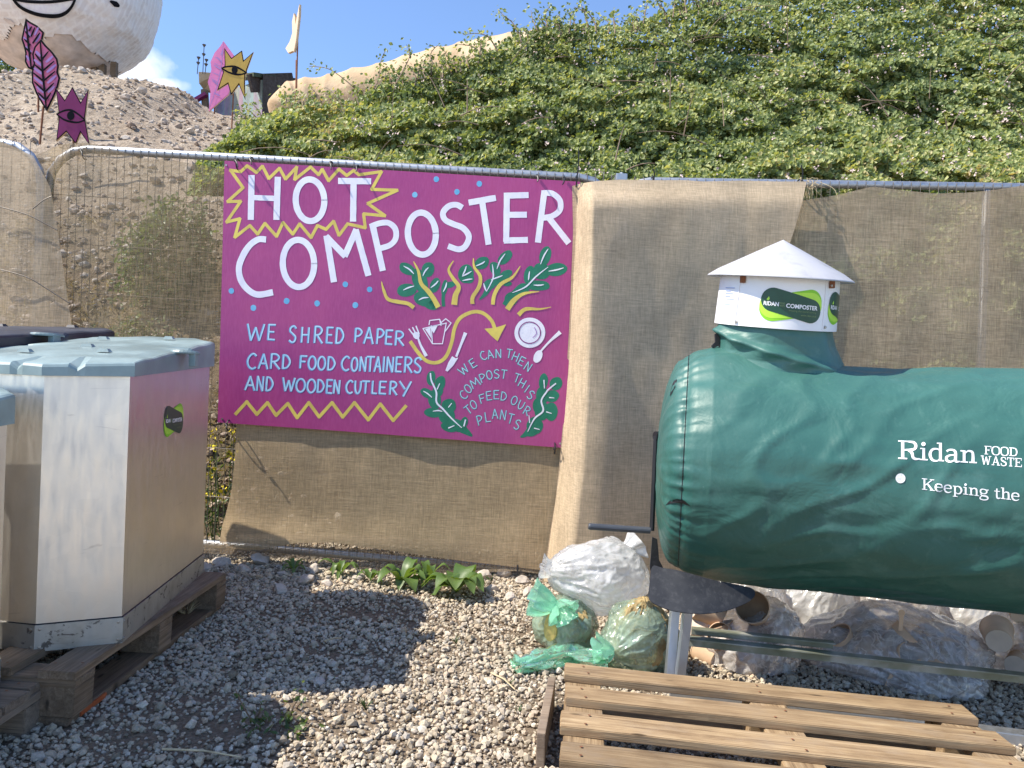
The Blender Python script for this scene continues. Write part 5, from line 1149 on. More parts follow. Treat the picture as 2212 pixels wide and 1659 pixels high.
# ------------------------------------------------------------------ rubbish bags
def bag(name, label, c, rad, seed, mat, folds=14, tie=None, group='bags of compostable waste'):
    c = Vector(c); bm = bmesh.new(); bmesh.ops.create_icosphere(bm, subdivisions=6, radius=1); bm.verts.index_update(); rnd = random.Random(seed); off = Vector((seed*3.7, seed*1.3, seed*2.1))
    tie = Vector(tie).normalized() if tie is not None else Vector((0, -.2, 1)).normalized(); V = []
    a1 = tie.orthogonal().normalized(); a2 = tie.cross(a1)
    for v in bm.verts:
        q = v.co.copy(); d = 1+.20*noise.noise(q*1.2+off)+.08*noise.noise(q*2.4+off)
        ang = math.atan2(q.dot(a2), q.dot(a1)); pole = max(0, q.dot(tie))
        cr = (1-abs(noise.noise(Vector((math.cos(ang)*folds*.35, math.sin(ang)*folds*.35, q.dot(tie)*1.2))+off))*2)
        d += .06*max(0, cr)**1.6*(.35+pole); rdg = 1-abs(noise.noise(q*4.5+off*2+Vector((noise.noise(q*2+off), 0, 0))))*2.2; d += .032*max(0, rdg)**1.6
        r2 = 1-abs(noise.noise(q*10+off))*2; d += .007*max(0, r2)**2
        d += .25*pole**7
        p = c+Vector((q.x*rad[0]*d, q.y*rad[1]*d, q.z*rad[2]*d)); g = gz(p.x)+.008
        if p.z < g: p.z = g+.002*noise.noise(q*9)
        V.append(p)
    F = [[v.index for v in f.verts] for f in bm.faces]; bm.free(); return V, F
def make_bag(label, c, rad, seed, mat, tie=None, inner=None, ears=()):
    c = Vector(c); root = thing('rubbish_bag', label, 'rubbish bag', (c.x, c.y, gz(c.x)), 'bags of compostable waste')
    V, F = bag('', '', c, rad, seed, mat, tie=tie); mk('film', V, F, M[mat], root, True)
    for (e0, e1, w, m) in ears:
        e0, e1 = Vector(e0), Vector(e1); ax = (e1-e0); L = ax.length; ax.normalize(); s1 = ax.orthogonal().normalized(); s2 = ax.cross(s1); rows = []
        for i in range(16):
            t = i/15; row = []
            for k in range(33):
                a = 2*math.pi*k/32; fl = w*(.22+.9*t**.8)*(1+.55*noise.noise(Vector((math.cos(a)*2.2, math.sin(a)*2.2, seed+t)))+.25*math.sin(5*a+seed))
                p = e0+ax*L*t*(1+.15*noise.noise(Vector((a, seed, t))))+s1*fl*math.cos(a)+s2*fl*math.sin(a)*.6
                p.z = max(p.z, gz(p.x)+.006); row.append(p)
            rows.append(row)
        MB().grid(rows).obj('tied_end', M[m], root, True)
    if inner:
        m, k = inner; V, F = bag('', '', c, [r*.86 for r in rad], seed+.5, None)
        tag(mk('food_scraps', V, F, M[m], base=(c.x, c.y, gz(c.x)), smooth=False), 'mass of brown food scraps filling the '+k, 'food scraps', kind='stuff')
    return root
wc = P(1302, 1243, 2.86)
make_bag('translucent white bag lying on top of the green bags', wc, (.165, .14, .135), 11, 'film_white', (-.8, -.2, .1), None, [(P(1212, 1240, 2.82), P(1172, 1222, 2.80), .038, 'film_white'), (P(1345, 1190, 2.86), P(1380, 1172, 2.88), .045, 'film_white')])
make_bag('clear green bag of scraps at the left below the white bag', P(1222, 1352, 2.80), (.115, .11, .10), 23, 'film_green', (-.3, -.4, .8), ('waste_brown', 'left green bag'), [(P(1205, 1312, 2.72), P(1152, 1285, 2.70), .055, 'film_knot'), (P(1205, 1300, 2.72), P(1222, 1330, 2.64), .05, 'film_knot')])
make_bag('green bag with a long twisted tail beside the black apron', P(1388, 1378, 2.66), (.122, .11, .125), 37, 'film_green', (-.7, -.5, -.2), ('waste_brown', 'twisted green bag'), [(P(1325, 1405, 2.53), P(1290, 1395, 2.50), .04, 'film_knot'), (P(1310, 1412, 2.52), P(1296, 1432, 2.49), .035, 'film_knot')])
# twisted tail of the green bag lying on the gravel
tl = [P(1325, 1410, 2.54), P(1285, 1418, 2.55), gpt(1240, 1432)+Vector((0, 0, .03)), gpt(1195, 1440)+Vector((0, 0, .03)), gpt(1150, 1450)+Vector((0, 0, .025)), gpt(1112, 1453)+Vector((0, 0, .02))]
tl = smooth_line(tl, 8); mb = MB(); rows = []
for i, p in enumerate(tl):
    t = i/(len(tl)-1); tg = (tl[min(i+1, len(tl)-1)]-tl[max(0, i-1)]).normalized(); s1 = Vector((0, 0, 1)); s2 = tg.cross(s1).normalized(); row = []
    for k in range(41):
        a = 2*math.pi*k/40; w = float(np.interp(t, [0, .2, .5, .75, .9, 1], [.018, .030, .036, .034, .026, .034])); r = w*(1+.32*math.sin(5*a+t*14)+.25*noise.noise(Vector((math.cos(a)*2, math.sin(a)*2, t*9)))+.15*math.sin(11*a-t*20))
        q = p+s1*r*math.sin(a)*.85+s2*r*math.cos(a)*1.15; q.z = max(q.z, gz(q.x)+.006); row.append(q)
    rows.append(row)
root = [o for o in COL.objects if o.get('label', '').startswith('green bag with a long')][0]
MB().grid(rows).obj('twisted_tail', M['film_knot'], root, True)
CUPN = [0]
def cup(c, ax, r, h, where, mat='kraft'):
    root = thing('paper_cup', 'brown paper tub packed inside '+where, 'paper tub', c, 'paper tubs in '+where); CUPN[0] += 1
    MB().lathe([(r*.78, 0), (r*.80, .002), (r, h), (r*1.03, h+.001), (r*1.03, h+.004), (r*.97, h+.004)], c, ax, 28).obj('tub_wall', M[mat], root, True, sharp=40)
    MB().lathe([(r*.95, h), (r*.74, .006), (0, .005)], c, ax, 28).obj('tub_inside', M['cup_dark'] if mat == 'kraft' else M['kraft_pale'], root, True)
    MB().lathe([(r*.77, -.0005), (0, -.0005)], c, ax, 28).obj('tub_base', M['kraft_pale'], root)
BACK = []
for i, (u, lb) in enumerate(((1590, 'pale sunlit bag at the back of the heap nearest the white bag'), (1745, 'pale sunlit bag in the back row under the middle of the drum'), (1915, 'pale sunlit bag in the back row behind the large clear bag'), (2085, 'pale sunlit bag in the back row left of the cut off bag'), (2250, 'pale sunlit bag at the right end of the back row'))):
    make_bag(lb, P(u, 1335, 3.27+.04*(i % 2)), (.205, .17, .20), 71+5*i, 'film_white' if i % 2 else 'film_clear', (.3, -.3, .8))
    for k in range(2): BACK.append((u+random.uniform(-60, 60), 1345+random.uniform(-15, 30), 3.26, i))
bA = 'the clear bag right of the frame leg'; bB = 'the large clear bag under the drum'; bC = 'the clear bag at the right frame edge'
make_bag('clear bag of brown tubs right of the frame leg under the drum', P(1600, 1392, 2.88), (.205, .20, .155), 41, 'film_clear', (.4, -.4, .8))
make_bag('large clear bag of card waste behind the long rail', P(1930, 1408, 2.90), (.325, .25, .165), 53, 'film_clear', (.1, -.8, -.2))
make_bag('clear bag of round tubs cut off by the right frame edge', P(2225, 1415, 2.90), (.19, .22, .15), 67, 'film_clear', (.2, -.5, .6))
for (u, v, d, ax, r, h, m) in ((1632, 1325, 2.76, (-.4, -.75, .5), .058, .075, 'kraft'), (1560, 1335, 2.80, (-.8, .2, .4), .055, .09, 'kraft'), (1628, 1400, 2.76, (.3, -.5, .75), .06, .07, 'kraft'), (1550, 1425, 2.76, (-.6, .75, .2), .05, .08, 'kraft'), (1598, 1440, 2.74, (.8, .4, .3), .05, .09, 'kraft'), (1515, 1378, 2.80, (.2, .6, .7), .05, .09, 'kraft_pale'), (1668, 1370, 2.80, (.6, .3, .6), .05, .08, 'kraft_pale')): cup(P(u, v, d), ax, r, h, bA, m)
for (u, v, d, ax, r, h, m) in ((1800, 1345, 2.82, (.9, .2, .3), .058, .1, 'kraft_pale'), (1900, 1335, 2.84, (-.7, .3, .5), .058, .1, 'kraft_pale'), (1990, 1345, 2.82, (.8, .5, .1), .055, .1, 'kraft'), (2060, 1375, 2.82, (.3, .8, .4), .055, .1, 'kraft_pale'), (1830, 1450, 2.72, (.9, .3, .1), .05, .09, 'kraft'), (1795, 1435, 2.74, (.7, .6, .2), .048, .09, 'kraft'), (1930, 1410, 2.80, (-.8, .5, .2), .055, .1, 'kraft_pale'), (2010, 1430, 2.76, (.6, .7, .2), .055, .1, 'kraft_pale'), (1870, 1395, 2.8, (.2, .9, .3), .06, .1, 'kraft_pale')): cup(P(u, v+(38 if v < 1400 else 8), d+.06), ax, r, h, bB, m)
for (u, v, d, ax, r, h, m) in ((2158, 1385, 2.74, (.45, .85, .15), .054, .10, 'kraft'), (2195, 1440, 2.74, (.7, .6, .1), .05, .1, 'kraft'), (2212, 1330, 2.80, (.3, .8, .5), .055, .1, 'kraft'), (2250, 1400, 2.78, (.3, .8, .5), .055, .1, 'kraft')): cup(P(u, v, d), ax, r, h, bC, m)
for u, v, d, i in BACK: cup(P(u, v, d), (random.uniform(-1, 1), random.uniform(-1, .2), random.uniform(-.2, .8)), .055, .09, 'the sunlit back row of bags under the drum', 'kraft' if random.random() < .6 else 'kraft_pale')
for i in range(11): cup(P(random.uniform(1790, 2060), random.uniform(1400, 1450), random.uniform(2.72, 2.84)), (random.uniform(-1, 1), random.uniform(-.8, .5), random.uniform(-.2, .8)), random.uniform(.042, .054), .09, bB, 'kraft' if i % 3 else 'kraft_pale')
for i in range(5): cup(P(random.uniform(1540, 1660), random.uniform(1370, 1430), random.uniform(2.74, 2.80)), (random.uniform(-1, 1), random.uniform(-.8, .5), random.uniform(-.2, .8)), .046, .08, bA, 'kraft')
# wooden forks in the large bag and a woven tray in the left green bag
for i, (a, b) in enumerate((((1985, 1432), (2000, 1478)), ((1912, 1490), (1938, 1430)), ((1948, 1325), (1945, 1362)))):
    m = MB(); p, q = P(*a, 2.64), P(*b, 2.65); m.beam(p, q, .014, .002, (0, 1, 0)); m.lathe([(0, 0), (.012, 0), (.012, .002), (0, .002)], p, (0, 1, 0), 14)
    tag(m.obj('wooden_fork', M['kraft'], base=p), ['wooden fork slanting in the lower right of the large clear bag', 'wooden fork at the bottom of the large clear bag', 'wooden fork near the top of the large clear bag'][i], 'wooden fork')
m = MB(); tr_ = smooth_line([(1188, 1325), (1200, 1345), (1200, 1372), (1188, 1386), (1176, 1372), (1177, 1342)], 5, True); m.prism([P(q.x, q.y, 2.68) for q in tr_][::-1], Vector((.012, .02, 0)))
tag(m.obj('card_tray', M['waste_yellow'], base=P(1188, 1386, 2.68)), 'yellow brown card tray pressed inside the left green bag', 'card tray')

# ------------------------------------------------------------------ plants by the fence
def leaf_blade(c, az, L, w, rise, droop, m='dock', root=None, wav=.1):
    rows = []; N = 12; d = Vector((math.cos(az), math.sin(az), 0)); s = Vector((-math.sin(az), math.cos(az), 0)); ph = random.uniform(0, 6)
    for i in range(N+1):
        t = i/N; p = Vector(c)+d*L*(t*(1-.15*t))+Vector((0, 0, rise*math.sin(min(1, t*1.15)*math.pi*.62)-droop*t*t)); prof = (math.sin(math.pi*min(1, (t*1.02)**.9))**.75)*w/2 if t > .12 else w*.05; prof = max(prof, .0015)
        p.z = max(p.z, gz(p.x)+.012)
        rows.append([p+s*prof*k+Vector((0, 0, abs(k)*prof*.35+wav*prof*math.sin(t*14+ph+k))) for k in (-1, -.55, 0, .55, 1)])
    return MB().grid(rows).obj('leaf', M[m], root, True)
def dock(label, u, v, n, L, w, name='dock_plant'):
    c = gpt(u, v); root = thing(name, label, 'plant', c)
    for i in range(n): leaf_blade(c+Vector((0, 0, .015)), 2*math.pi*i/n+random.uniform(-.35, .35), L*random.uniform(.7, 1.15), w*random.uniform(.75, 1.15), L*random.uniform(.3, .75), L*random.uniform(.15, .6), 'dock', root)
    return root
dock('large broad leaved dock plant in front of the burlap hem near the bags', 985, 1288, 12, .175, .085)
dock('broad leaved dock plant left of the largest one', 868, 1270, 10, .15, .07)
dock('upright green plant between the two broad dock plants', 925, 1262, 7, .13, .05)
dock('narrow pointed leafed weed right of the rocks under the hem', 735, 1248, 9, .13, .028, 'pointed_weed')
dock('small yellowish weed among the stones at the left', 634, 1240, 9, .085, .022, 'yellowish_weed')
dock('small weed between the pointed weed and the dock plants', 800, 1262, 7, .09, .035, 'small_weed')
def tuft(label, u, v, n, h, m='shrub'):
    c = gpt(u, v); mb = MB()
    for i in range(n):
        a = random.uniform(0, 6.28); e = c+Vector((math.cos(a)*h*.6, math.sin(a)*h*.6, h*random.uniform(.5, 1))); mb.tube([c, c.lerp(e, .5)+Vector((0, 0, h*.15)), e], [.0016, .0014, .0004], 3, cap=False)
    tag(mb.obj('grass_tuft', M[m], base=c), label, 'grass', 'grass tufts in the gravel')
tuft('green grass tuft at the edge of the bin shadow', 790, 1533, 14, .035); tuft('tiny grass tuft left of the green bag', 1175, 1385, 10, .03); tuft('small tuft near the twisted green bag tail', 1118, 1540, 8, .025); tuft('tuft of weeds by the stones near the white bag', 1060, 1262, 16, .05); tuft('dry straw tuft beside the pallet under the bin', 402, 1340, 22, .09, 'straw'); tuft('weed tuft in the lit gravel below the dock plants', 985, 1390, 8, .03); tuft('sprig of weed on the gravel left of the brown pallet', 1102, 1480, 8, .022)
def twig(label, base, pts_, leaves):
    c = gpt(*base); root = thing('dry_weed', label, 'weed', c, None); mb = MB(); lp = []
    for s in pts_:
        q = [P(a, b, c.y-.02*i) for i, (a, b) in enumerate(s)]; q[0] = gpt(*s[0]); q = smooth_line(q, 4); mb.tube(q, [.003*(1-.7*i/len(q)) for i in range(len(q))], 5, cap=False); lp += q[3::2]
    mb.obj('stem', M['cane'], root); lp = np.array([p[:] for p in lp for _ in range(leaves)])+RNG.normal(size=(len(lp)*leaves, 3))*.008
    l = RNG.uniform(.010, .022, len(lp)); V, F = leaf_mesh(lp, RNG.normal(size=(len(lp), 3))+np.array([[-.2, -.6, .6]]), l, l*.5); mk('leaf', V, F, M['shrub'], root)
twig('thin dry weed with an upright stem in the shadowed gravel', (630, 1556), [[(628, 1556), (632, 1530), (644, 1510), (649, 1485)], [(640, 1530), (652, 1515)]], 3)
twig('fallen dark twig with small leaves in the shadowed gravel', (560, 1570), [[(572, 1580), (545, 1556), (525, 1525), (508, 1488)], [(548, 1558), (560, 1540), (563, 1522)]], 2)
c = gpt(600, 1580); bush('low_weed', 'low grey green weed patch on the sunlit strip of gravel', 'weed', (c.x, c.y, c.z-.01), (.10, .06, .03), 70, .022, 5)
# yellow flowers behind the fence gap
c = P(474, 1160, 4.15); root = thing('mustard_plant', 'tall weed with yellow flowers behind the mesh between bin and burlap', 'plant', (c.x, c.y, 0.0)); mb = MB(); fp = []; lp = []
for i in range(17):
    u0 = random.uniform(438, 512); v1 = random.uniform(925, 1090); d = random.uniform(4.05, 4.3); b = P(u0+random.uniform(-8, 8), 1180, d); e = P(u0, v1, d); mb.tube([b, b.lerp(e, .5)+Vector((random.gauss(0, .015), 0, 0)), e], [.003, .0025, .001], 4, cap=False)
    for k in range(7): fp.append(e+Vector((random.gauss(0, .014), random.gauss(0, .012), random.gauss(0, .016))))
    for k in range(14): lp.append(b.lerp(e, random.uniform(.1, .95))+Vector((random.gauss(0, .02), random.gauss(0, .02), 0)))
tag(mb.obj('stem', M['shrub'], root), kind='stuff')
l = RNG.uniform(.012, .022, len(fp)); V, F = leaf_mesh(np.array([p[:] for p in fp]), RNG.normal(size=(len(fp), 3))+np.array([[-.2, -.8, .5]]), l, l); tag(mk('flower', V, F, M['yellow_flower'], root), kind='stuff')
l = RNG.uniform(.015, .04, len(lp)); V, F = leaf_mesh(np.array([p[:] for p in lp]), RNG.normal(size=(len(lp), 3))+np.array([[-.2, -.6, .5]]), l, l*.4); tag(mk('leaf', V, F, M['shrub'], root), kind='stuff')

# ------------------------------------------------------------------ rocks
def rock(u, v, r, label, i):
    c = gpt(u, v); W = PROT[i % len(PROT)]; a = random.uniform(0, 6.28); rot = Matrix.Rotation(a, 3, 'Z') @ Matrix.Rotation(random.uniform(-.5, .5), 3, 'X'); bm = bmesh.new()
    vs = [bm.verts.new(rot @ Vector(w)) for w in W]; [bm.faces.new([vs[k] for k in f]) for f in PF]
    bmesh.ops.subdivide_edges(bm, edges=list(bm.edges), cuts=1, use_grid_fill=True)
    for q in bm.verts: q.co *= 1+.07*noise.noise(q.co*2.5+Vector((i, 0, 0)))+.03*noise.noise(q.co*7)
    bm.verts.index_update(); V = [c+Vector((q.co.x*r, q.co.y*r, q.co.z*r*.75+r*.4)) for q in bm.verts]; F = [[q.index for q in f.verts] for f in bm.faces]; bm.free()
    tag(mk('rock', V, F, M['rock'], base=c), label, 'rock', 'rocks along the foot of the fence')
ROCKS = [(563, 1222, .062, 'largest pale rock under the left end of the burlap hem'), (527, 1236, .040, 'pale rock just left of the largest one'), (478, 1222, .046, 'pale rock touching the corner of the bin pallet'), (500, 1250, .03, 'small rock in front of the pallet corner'), (604, 1283, .042, 'grey rock lying alone in the shaded gravel'), (678, 1240, .046, 'angular rock left of the pointed weed'), (662, 1262, .05, 'flat brown rock below the pointed weed'), (610, 1246, .032, 'small rock beside the yellowish weed'), (705, 1268, .03, 'small pale stone in front of the flat brown rock'), (1047, 1252, .048, 'tan rock right of the largest dock plant'), (1126, 1262, .042, 'pinkish rock beside the white bag'), (1088, 1248, .04, 'rock under the cable tie on the bottom rail'), (1065, 1278, .035, 'low brown stone right of the dock leaves'), (1100, 1296, .032, 'reddish flat stone in front of the white bag'), (1010, 1252, .04, 'rock hidden behind the largest dock plant'), (770, 1256, .035, 'stone between the pointed weed and the small weed'), (440, 1232, .04, 'rock behind the far corner of the bin pallet'), (690, 1480, .026, 'dark lump of stone in the middle of the bin shadow'), (1139, 1290, .045, 'brown rock half hidden by the green bag end'), (1690, 1455, .04, 'dark stone between the two clear bags'), (110, 1553, .03, 'pale stone lying on the orange strip by the pallet')]
for i, (u, v, r, lb) in enumerate(ROCKS): rock(u, v, r, lb, i)
q = [gpt(92, 1566), gpt(150, 1564), gpt(166, 1556), gpt(222, 1514)]; q = [p+Vector((0, 0, .018)) for p in q]; mb = MB()
mb.beam(q[0], q[1], .028, .012, bev=.002); mb.beam(q[2], q[3], .022, .014, bev=.002); tag(mb.obj('orange_strip', M['orange'], base=q[1]), 'faded orange plastic strip under the pallet corner', 'plastic strip')
for (a, b, lb) in (((1085, 1430), (1060, 1400), ''), ):
    pass
sp = MB(); g = gpt(505, 1555)
sticks = [((1060, 1470), (1112, 1505)), ((420, 1300), (445, 1345)), ((350, 1640), (520, 1655)), ((700, 1400), (738, 1392))]
for i, (a, b) in enumerate(sticks):
    p, r_ = gpt(*a)+Vector((0, 0, .025)), gpt(*b)+Vector((0, 0, .022)); m = MB(); m.tube([p, (p+r_)/2+Vector((.004, 0, .006)), r_], [.003, .0028, .0018], 5)
    tag(m.obj('dry_stalk', M['straw'], base=p), ['dry straw stalk on the lit gravel left of the brown pallet', 'dry stalk leaning beside the bin pallet block', 'long dry stalk in the shaded gravel at the bottom edge', 'short dry stalk in the bin shadow'][i], 'stalk')

# ------------------------------------------------------------------ painted cut-outs on the mound
CF = .3348
def cutout(label, cat, outline, d, yaw, face, inset, details, poles, name='cutout_sign', th=.02, rim='p_black'):
    n = Vector((math.sin(yaw), -math.cos(yaw), 0)); uo = [(a*CF, b*CF) for a, b in outline]; cu = sum(a for a, b in uo)/len(uo); cv = sum(b for a, b in uo)/len(uo); p0 = P(cu, cv, d)
    pt_ = lambda u, v, h=0.: onplane(u, v, p0, n)+n*h
    pb = pt_(poles[0][1][0]*CF, poles[0][1][1]*CF) if poles else p0
    root = thing(name, label, cat, (p0.x, p0.y, min(pb.z, p0.z)))
    mb = MB(); mb.prism([pt_(a, b) for a, b in uo][::-1], -n*th, 0, 1); mb.obj('board', [M[rim], M['ply']], root)
    N = len(uo); sgn = sum(uo[i-1][0]*uo[i][1]-uo[i][0]*uo[i-1][1] for i in range(N)); ins = []
    for i in range(N):
        a, b, c = Vector(uo[i-1]), Vector(uo[i]), Vector(uo[(i+1) % N]); e0 = (b-a).normalized(); e1 = (c-b).normalized(); n0 = Vector((-e0.y, e0.x)); n1 = Vector((-e1.y, e1.x))
        if sgn < 0: n0 = -n0; n1 = -n1
        bb = (n0+n1); bb = bb.normalized() if bb.length > 1e-4 else n0; ins.append(b+bb*inset*CF/max(.35, bb.dot(n0)))
    mb = MB(); mb.poly([pt_(q.x, q.y, .0025) for q in ins][::-1]); mb.obj('painted_face', M[face], root)
    k = 0; parts = {}
    for nm, m, kind, pts, w in details:
        k += 1; h = .004+.0008*k; b = parts.setdefault((nm, m), MB())
        if kind == 'f': b.poly([pt_(a*CF, c*CF, h) for a, c in pts][::-1])
        else:
            q = smooth_line(pts, 5); ws = list(np.interp(np.linspace(0, 1, len(q)), np.linspace(0, 1, len(w)), w)); L, Rr = [], []
            for i in range(len(q)):
                t = (q[min(i+1, len(q)-1)]-q[max(0, i-1)]).normalized(); nn = Vector((-t.y, t.x, 0))*ws[i]/2; L.append(q[i]+nn); Rr.append(q[i]-nn)
            b.grid([[pt_(z.x*CF, z.y*CF, h) for z in L], [pt_(z.x*CF, z.y*CF, h) for z in Rr]])
    for (nm, m), b in parts.items(): b.obj(nm, M[m], root)
    for a, b in poles:
        m = MB(); m.tube([pt_(a[0]*CF, a[1]*CF)-n*(th+.008), pt_(b[0]*CF, b[1]*CF)-n*(th+.008)], .009, 8); m.obj('stake', M['rust'], root)
    return root
def eye(cx, cy, x0, y0, x1, y1, up, dn, r):
    top = smooth_line([(x0, y0), ((x0+cx)/2, (y0+cy)/2-up*.75), (cx, cy-up), ((x1+cx)/2, (y1+cy)/2-up*.7), (x1, y1)], 4); bot = smooth_line([(x1, y1), ((x1+cx)/2, (y1+cy)/2+dn*.75), (cx, cy+dn), ((x0+cx)/2, (y0+cy)/2+dn*.75), (x0, y0)], 4)
    o = [(q.x, q.y) for q in top]; b = [(q.x, q.y) for q in bot]
    return [('eye_outline', 'p_black', 'c', o, [8, 14, 8]), ('eye_outline', 'p_black', 'c', b, [8, 14, 8]), ('pupil', 'p_black', 'f', [(cx+r*math.cos(t), cy+r*1.2*math.sin(t)) for t in np.linspace(0, 6.28, 18, endpoint=False)], None)]
cutout('dark maroon crown-shaped cut-out with one eye standing behind the fence', 'cut-out', [(360, 568), (418, 645), (467, 560), (520, 660), (571, 576), (548, 762), (578, 938), (520, 855), (490, 930), (428, 850), (362, 910), (380, 762), (364, 737), (378, 722)], 6.6, .16, 'p_maroon', 6, eye(458, 748, 366, 738, 550, 776, 36, 38, 24), [((466, 760), (466, 975))], 'crown_cutout')
def veins(a, b, sides): return [('leaf_vein', 'p_black', 'c', [a, ((a[0]+b[0])/2-2, (a[1]+b[1])/2), b], [9, 15, 10])]+[('leaf_vein', 'p_black', 'c', s, [6, 13, 10]) for s in sides]
strk = lambda L, m='p_mauve', w=16: [('leaf_stroke', m, 'c', s, [w*.5, w, w*.6]) for s in L]
cutout('back one of two pink and mauve leaf cut-outs left of the maroon crown', 'cut-out', [(165, 118), (195, 140), (240, 165), (286, 210), (275, 260), (262, 300), (262, 340), (240, 400), (208, 452), (180, 440), (160, 400), (162, 340), (150, 290), (137, 255), (148, 200)], 7.3, .12, 'p_pinkred', 12, strk([[(172, 150), (186, 190)], [(165, 190), (200, 235)], [(155, 240), (195, 290)], [(170, 300), (205, 340)], [(172, 360), (200, 400)], [(250, 180), (225, 230)], [(265, 225), (232, 275)]])+veins((172, 140), (205, 440), [[(166, 205), (195, 245)], [(160, 255), (200, 295)], [(168, 310), (205, 350)], [(230, 180), (205, 240)], [(262, 215), (215, 285)], [(210, 175), (192, 205)]]), [((238, 600), (238, 716))], 'leaf_cutout')
cutout('front one of two pink and mauve leaf cut-outs left of the maroon crown', 'cut-out', [(265, 250), (295, 290), (340, 335), (372, 380), (381, 425), (375, 465), (389, 505), (376, 560), (350, 625), (303, 722), (270, 670), (232, 605), (205, 535), (204, 465), (216, 410), (207, 350), (222, 300)], 6.9, .12, 'p_pinkred', 12, strk([[(232, 330), (262, 365)], [(222, 385), (270, 425)], [(222, 440), (275, 480)], [(222, 500), (280, 545)], [(240, 560), (285, 600)], [(260, 620), (292, 650)], [(345, 365), (300, 405)], [(365, 420), (305, 470)], [(365, 490), (310, 540)], [(355, 560), (312, 600)]], w=20)+veins((264, 268), (303, 705), [[(230, 350), (268, 400)], [(222, 415), (275, 460)], [(215, 470), (282, 525)], [(225, 530), (288, 590)], [(250, 600), (294, 645)], [(320, 335), (272, 395)], [(355, 400), (285, 460)], [(362, 465), (290, 525)], [(355, 540), (296, 600)], [(335, 605), (300, 655)]]), [((270, 680), (247, 925))], 'leaf_cutout')
cutout('tall pale pink leaf cut-out leaning behind the yellow crown', 'cut-out', [(1442, 265), (1475, 310), (1508, 355), (1515, 420), (1505, 500), (1490, 560), (1475, 610), (1410, 665), (1347, 720), (1352, 650), (1358, 590), (1340, 530), (1352, 490), (1364, 450), (1358, 400), (1385, 340), (1420, 300)], 10.2, .05, 'p_pink', 3, strk([[(1440, 320), (1425, 360)], [(1400, 370), (1430, 400)], [(1380, 420), (1430, 450)], [(1370, 520), (1410, 550)], [(1380, 600), (1420, 620)]], 'p_mauve', 10)+[('leaf_vein', 'p_mauve', 'c', s, [3, 6, 3]) for s in ([(1442, 275), (1430, 420), (1400, 560), (1352, 700)], [(1390, 370), (1430, 395)], [(1385, 410), (1425, 430)], [(1372, 470), (1418, 490)], [(1366, 510), (1410, 535)])], [((1380, 660), (1378, 730))], 'leaf_cutout', .02, 'p_pink')
cutout('golden yellow crown-shaped cut-out with one eye beside the shed', 'cut-out', [(1447, 308), (1494, 374), (1561, 325), (1572, 390), (1636, 334), (1592, 455), (1593, 472), (1582, 480), (1580, 545), (1582, 644), (1541, 546), (1491, 614), (1470, 540), (1401, 584), (1440, 465), (1427, 438), (1450, 425)], 9.4, .12, 'p_gold', 6, eye(1515, 453, 1430, 440, 1591, 471, 22, 26, 20), [((1502, 600), (1490, 850))], 'crown_cutout')
cutout('cream star-shaped cut-out on a tall pole seen nearly edge on', 'cut-out', [(1896, 84), (1905, 110), (1907, 152), (1932, 26), (1930, 100), (1912, 262), (1898, 335), (1891, 330), (1860, 343), (1842, 312), (1868, 270), (1886, 212), (1884, 140)], 9.3, -.55, 'p_cream', 2, [], [((1905, 260), (1895, 680)), ((1896, 380), (1893, 660))], 'star_cutout', .03, 'p_cream')

# ------------------------------------------------------------------ giant head, shed, caterpillar
hc = P(122, -18, 12); HR = 1.46
head = thing('giant_head', 'giant white papier mache head with a painted grin on the mound', 'sculpture', P(180, 172, 12))
bm = bmesh.new(); bmesh.ops.create_icosphere(bm, subdivisions=6, radius=1); bm.verts.index_update(); HV = []
for v in bm.verts:
    q = v.co; k = 1+.035*noise.noise(q*2.2)+.018*noise.noise(q*7)+.008*noise.noise(q*16)
    zz = q.z*.98; fl = 1.0 if zz > -.55 else 1-.10*((-zz-.55)/.45)
    HV.append(hc+Vector((q.x*HR*1.02*k*fl, q.y*HR*k*fl, zz*HR*.94*k)))
HF = [[v.index for v in f.verts] for f in bm.faces]; bm.free()
up = [f for f in HF if sum(HV[i].z for i in f)/len(f) > hc.z-HR*.70+.06*noise.noise(Vector((HV[f[0]].x*4, HV[f[0]].y*4, 0)))+.05*math.sin(HV[f[0]].x*11)]; us = set(map(tuple, up)); lo = [f for f in HF if tuple(f) not in us]
mk('head_shell', HV, up, M['mache'], head, True)
LV = [p+Vector((0, .0, 0)) for p in HV]; mk('torn_lining', [hc+(p-hc)*.985 for p in LV], lo, M['mache_red'], head, True)
hb = BVHTree.FromPolygons(HV, HF)
def on_head(u, v, h):
    d = ray(u, v).normalized(); hit = hb.ray_cast(CAMO, d)[0]; return None if hit is None else hit-d*h
def head_ribbon(name, pts, w, m, h=.02):
    q = smooth_line(pts, 6); ws = list(np.interp(np.linspace(0, 1, len(q)), np.linspace(0, 1, len(w)), w)); L, Rr = [], []
    for i in range(len(q)):
        t = (q[min(i+1, len(q)-1)]-q[max(0, i-1)]).normalized(); nn = Vector((-t.y, t.x, 0))*ws[i]/2; L.append(on_head(*(q[i]+nn).xy, h)); Rr.append(on_head(*(q[i]-nn).xy, h))
    ok = [i for i in range(len(q)) if L[i] is not None and Rr[i] is not None]
    if len(ok) > 2: MB().grid([[L[i] for i in ok], [Rr[i] for i in ok]]).obj(name, M[m], head, True)
V, F = tess([(28, -4), (60, 2), (110, 2), (163, -4), (154, 14), (140, 27), (120, 33), (80, 28), (45, 14)], 8)
W3 = [on_head(a, b, .018) for a, b in V]
mk('teeth', W3, [f[::-1] for f in F], M['p_white'], head, True)
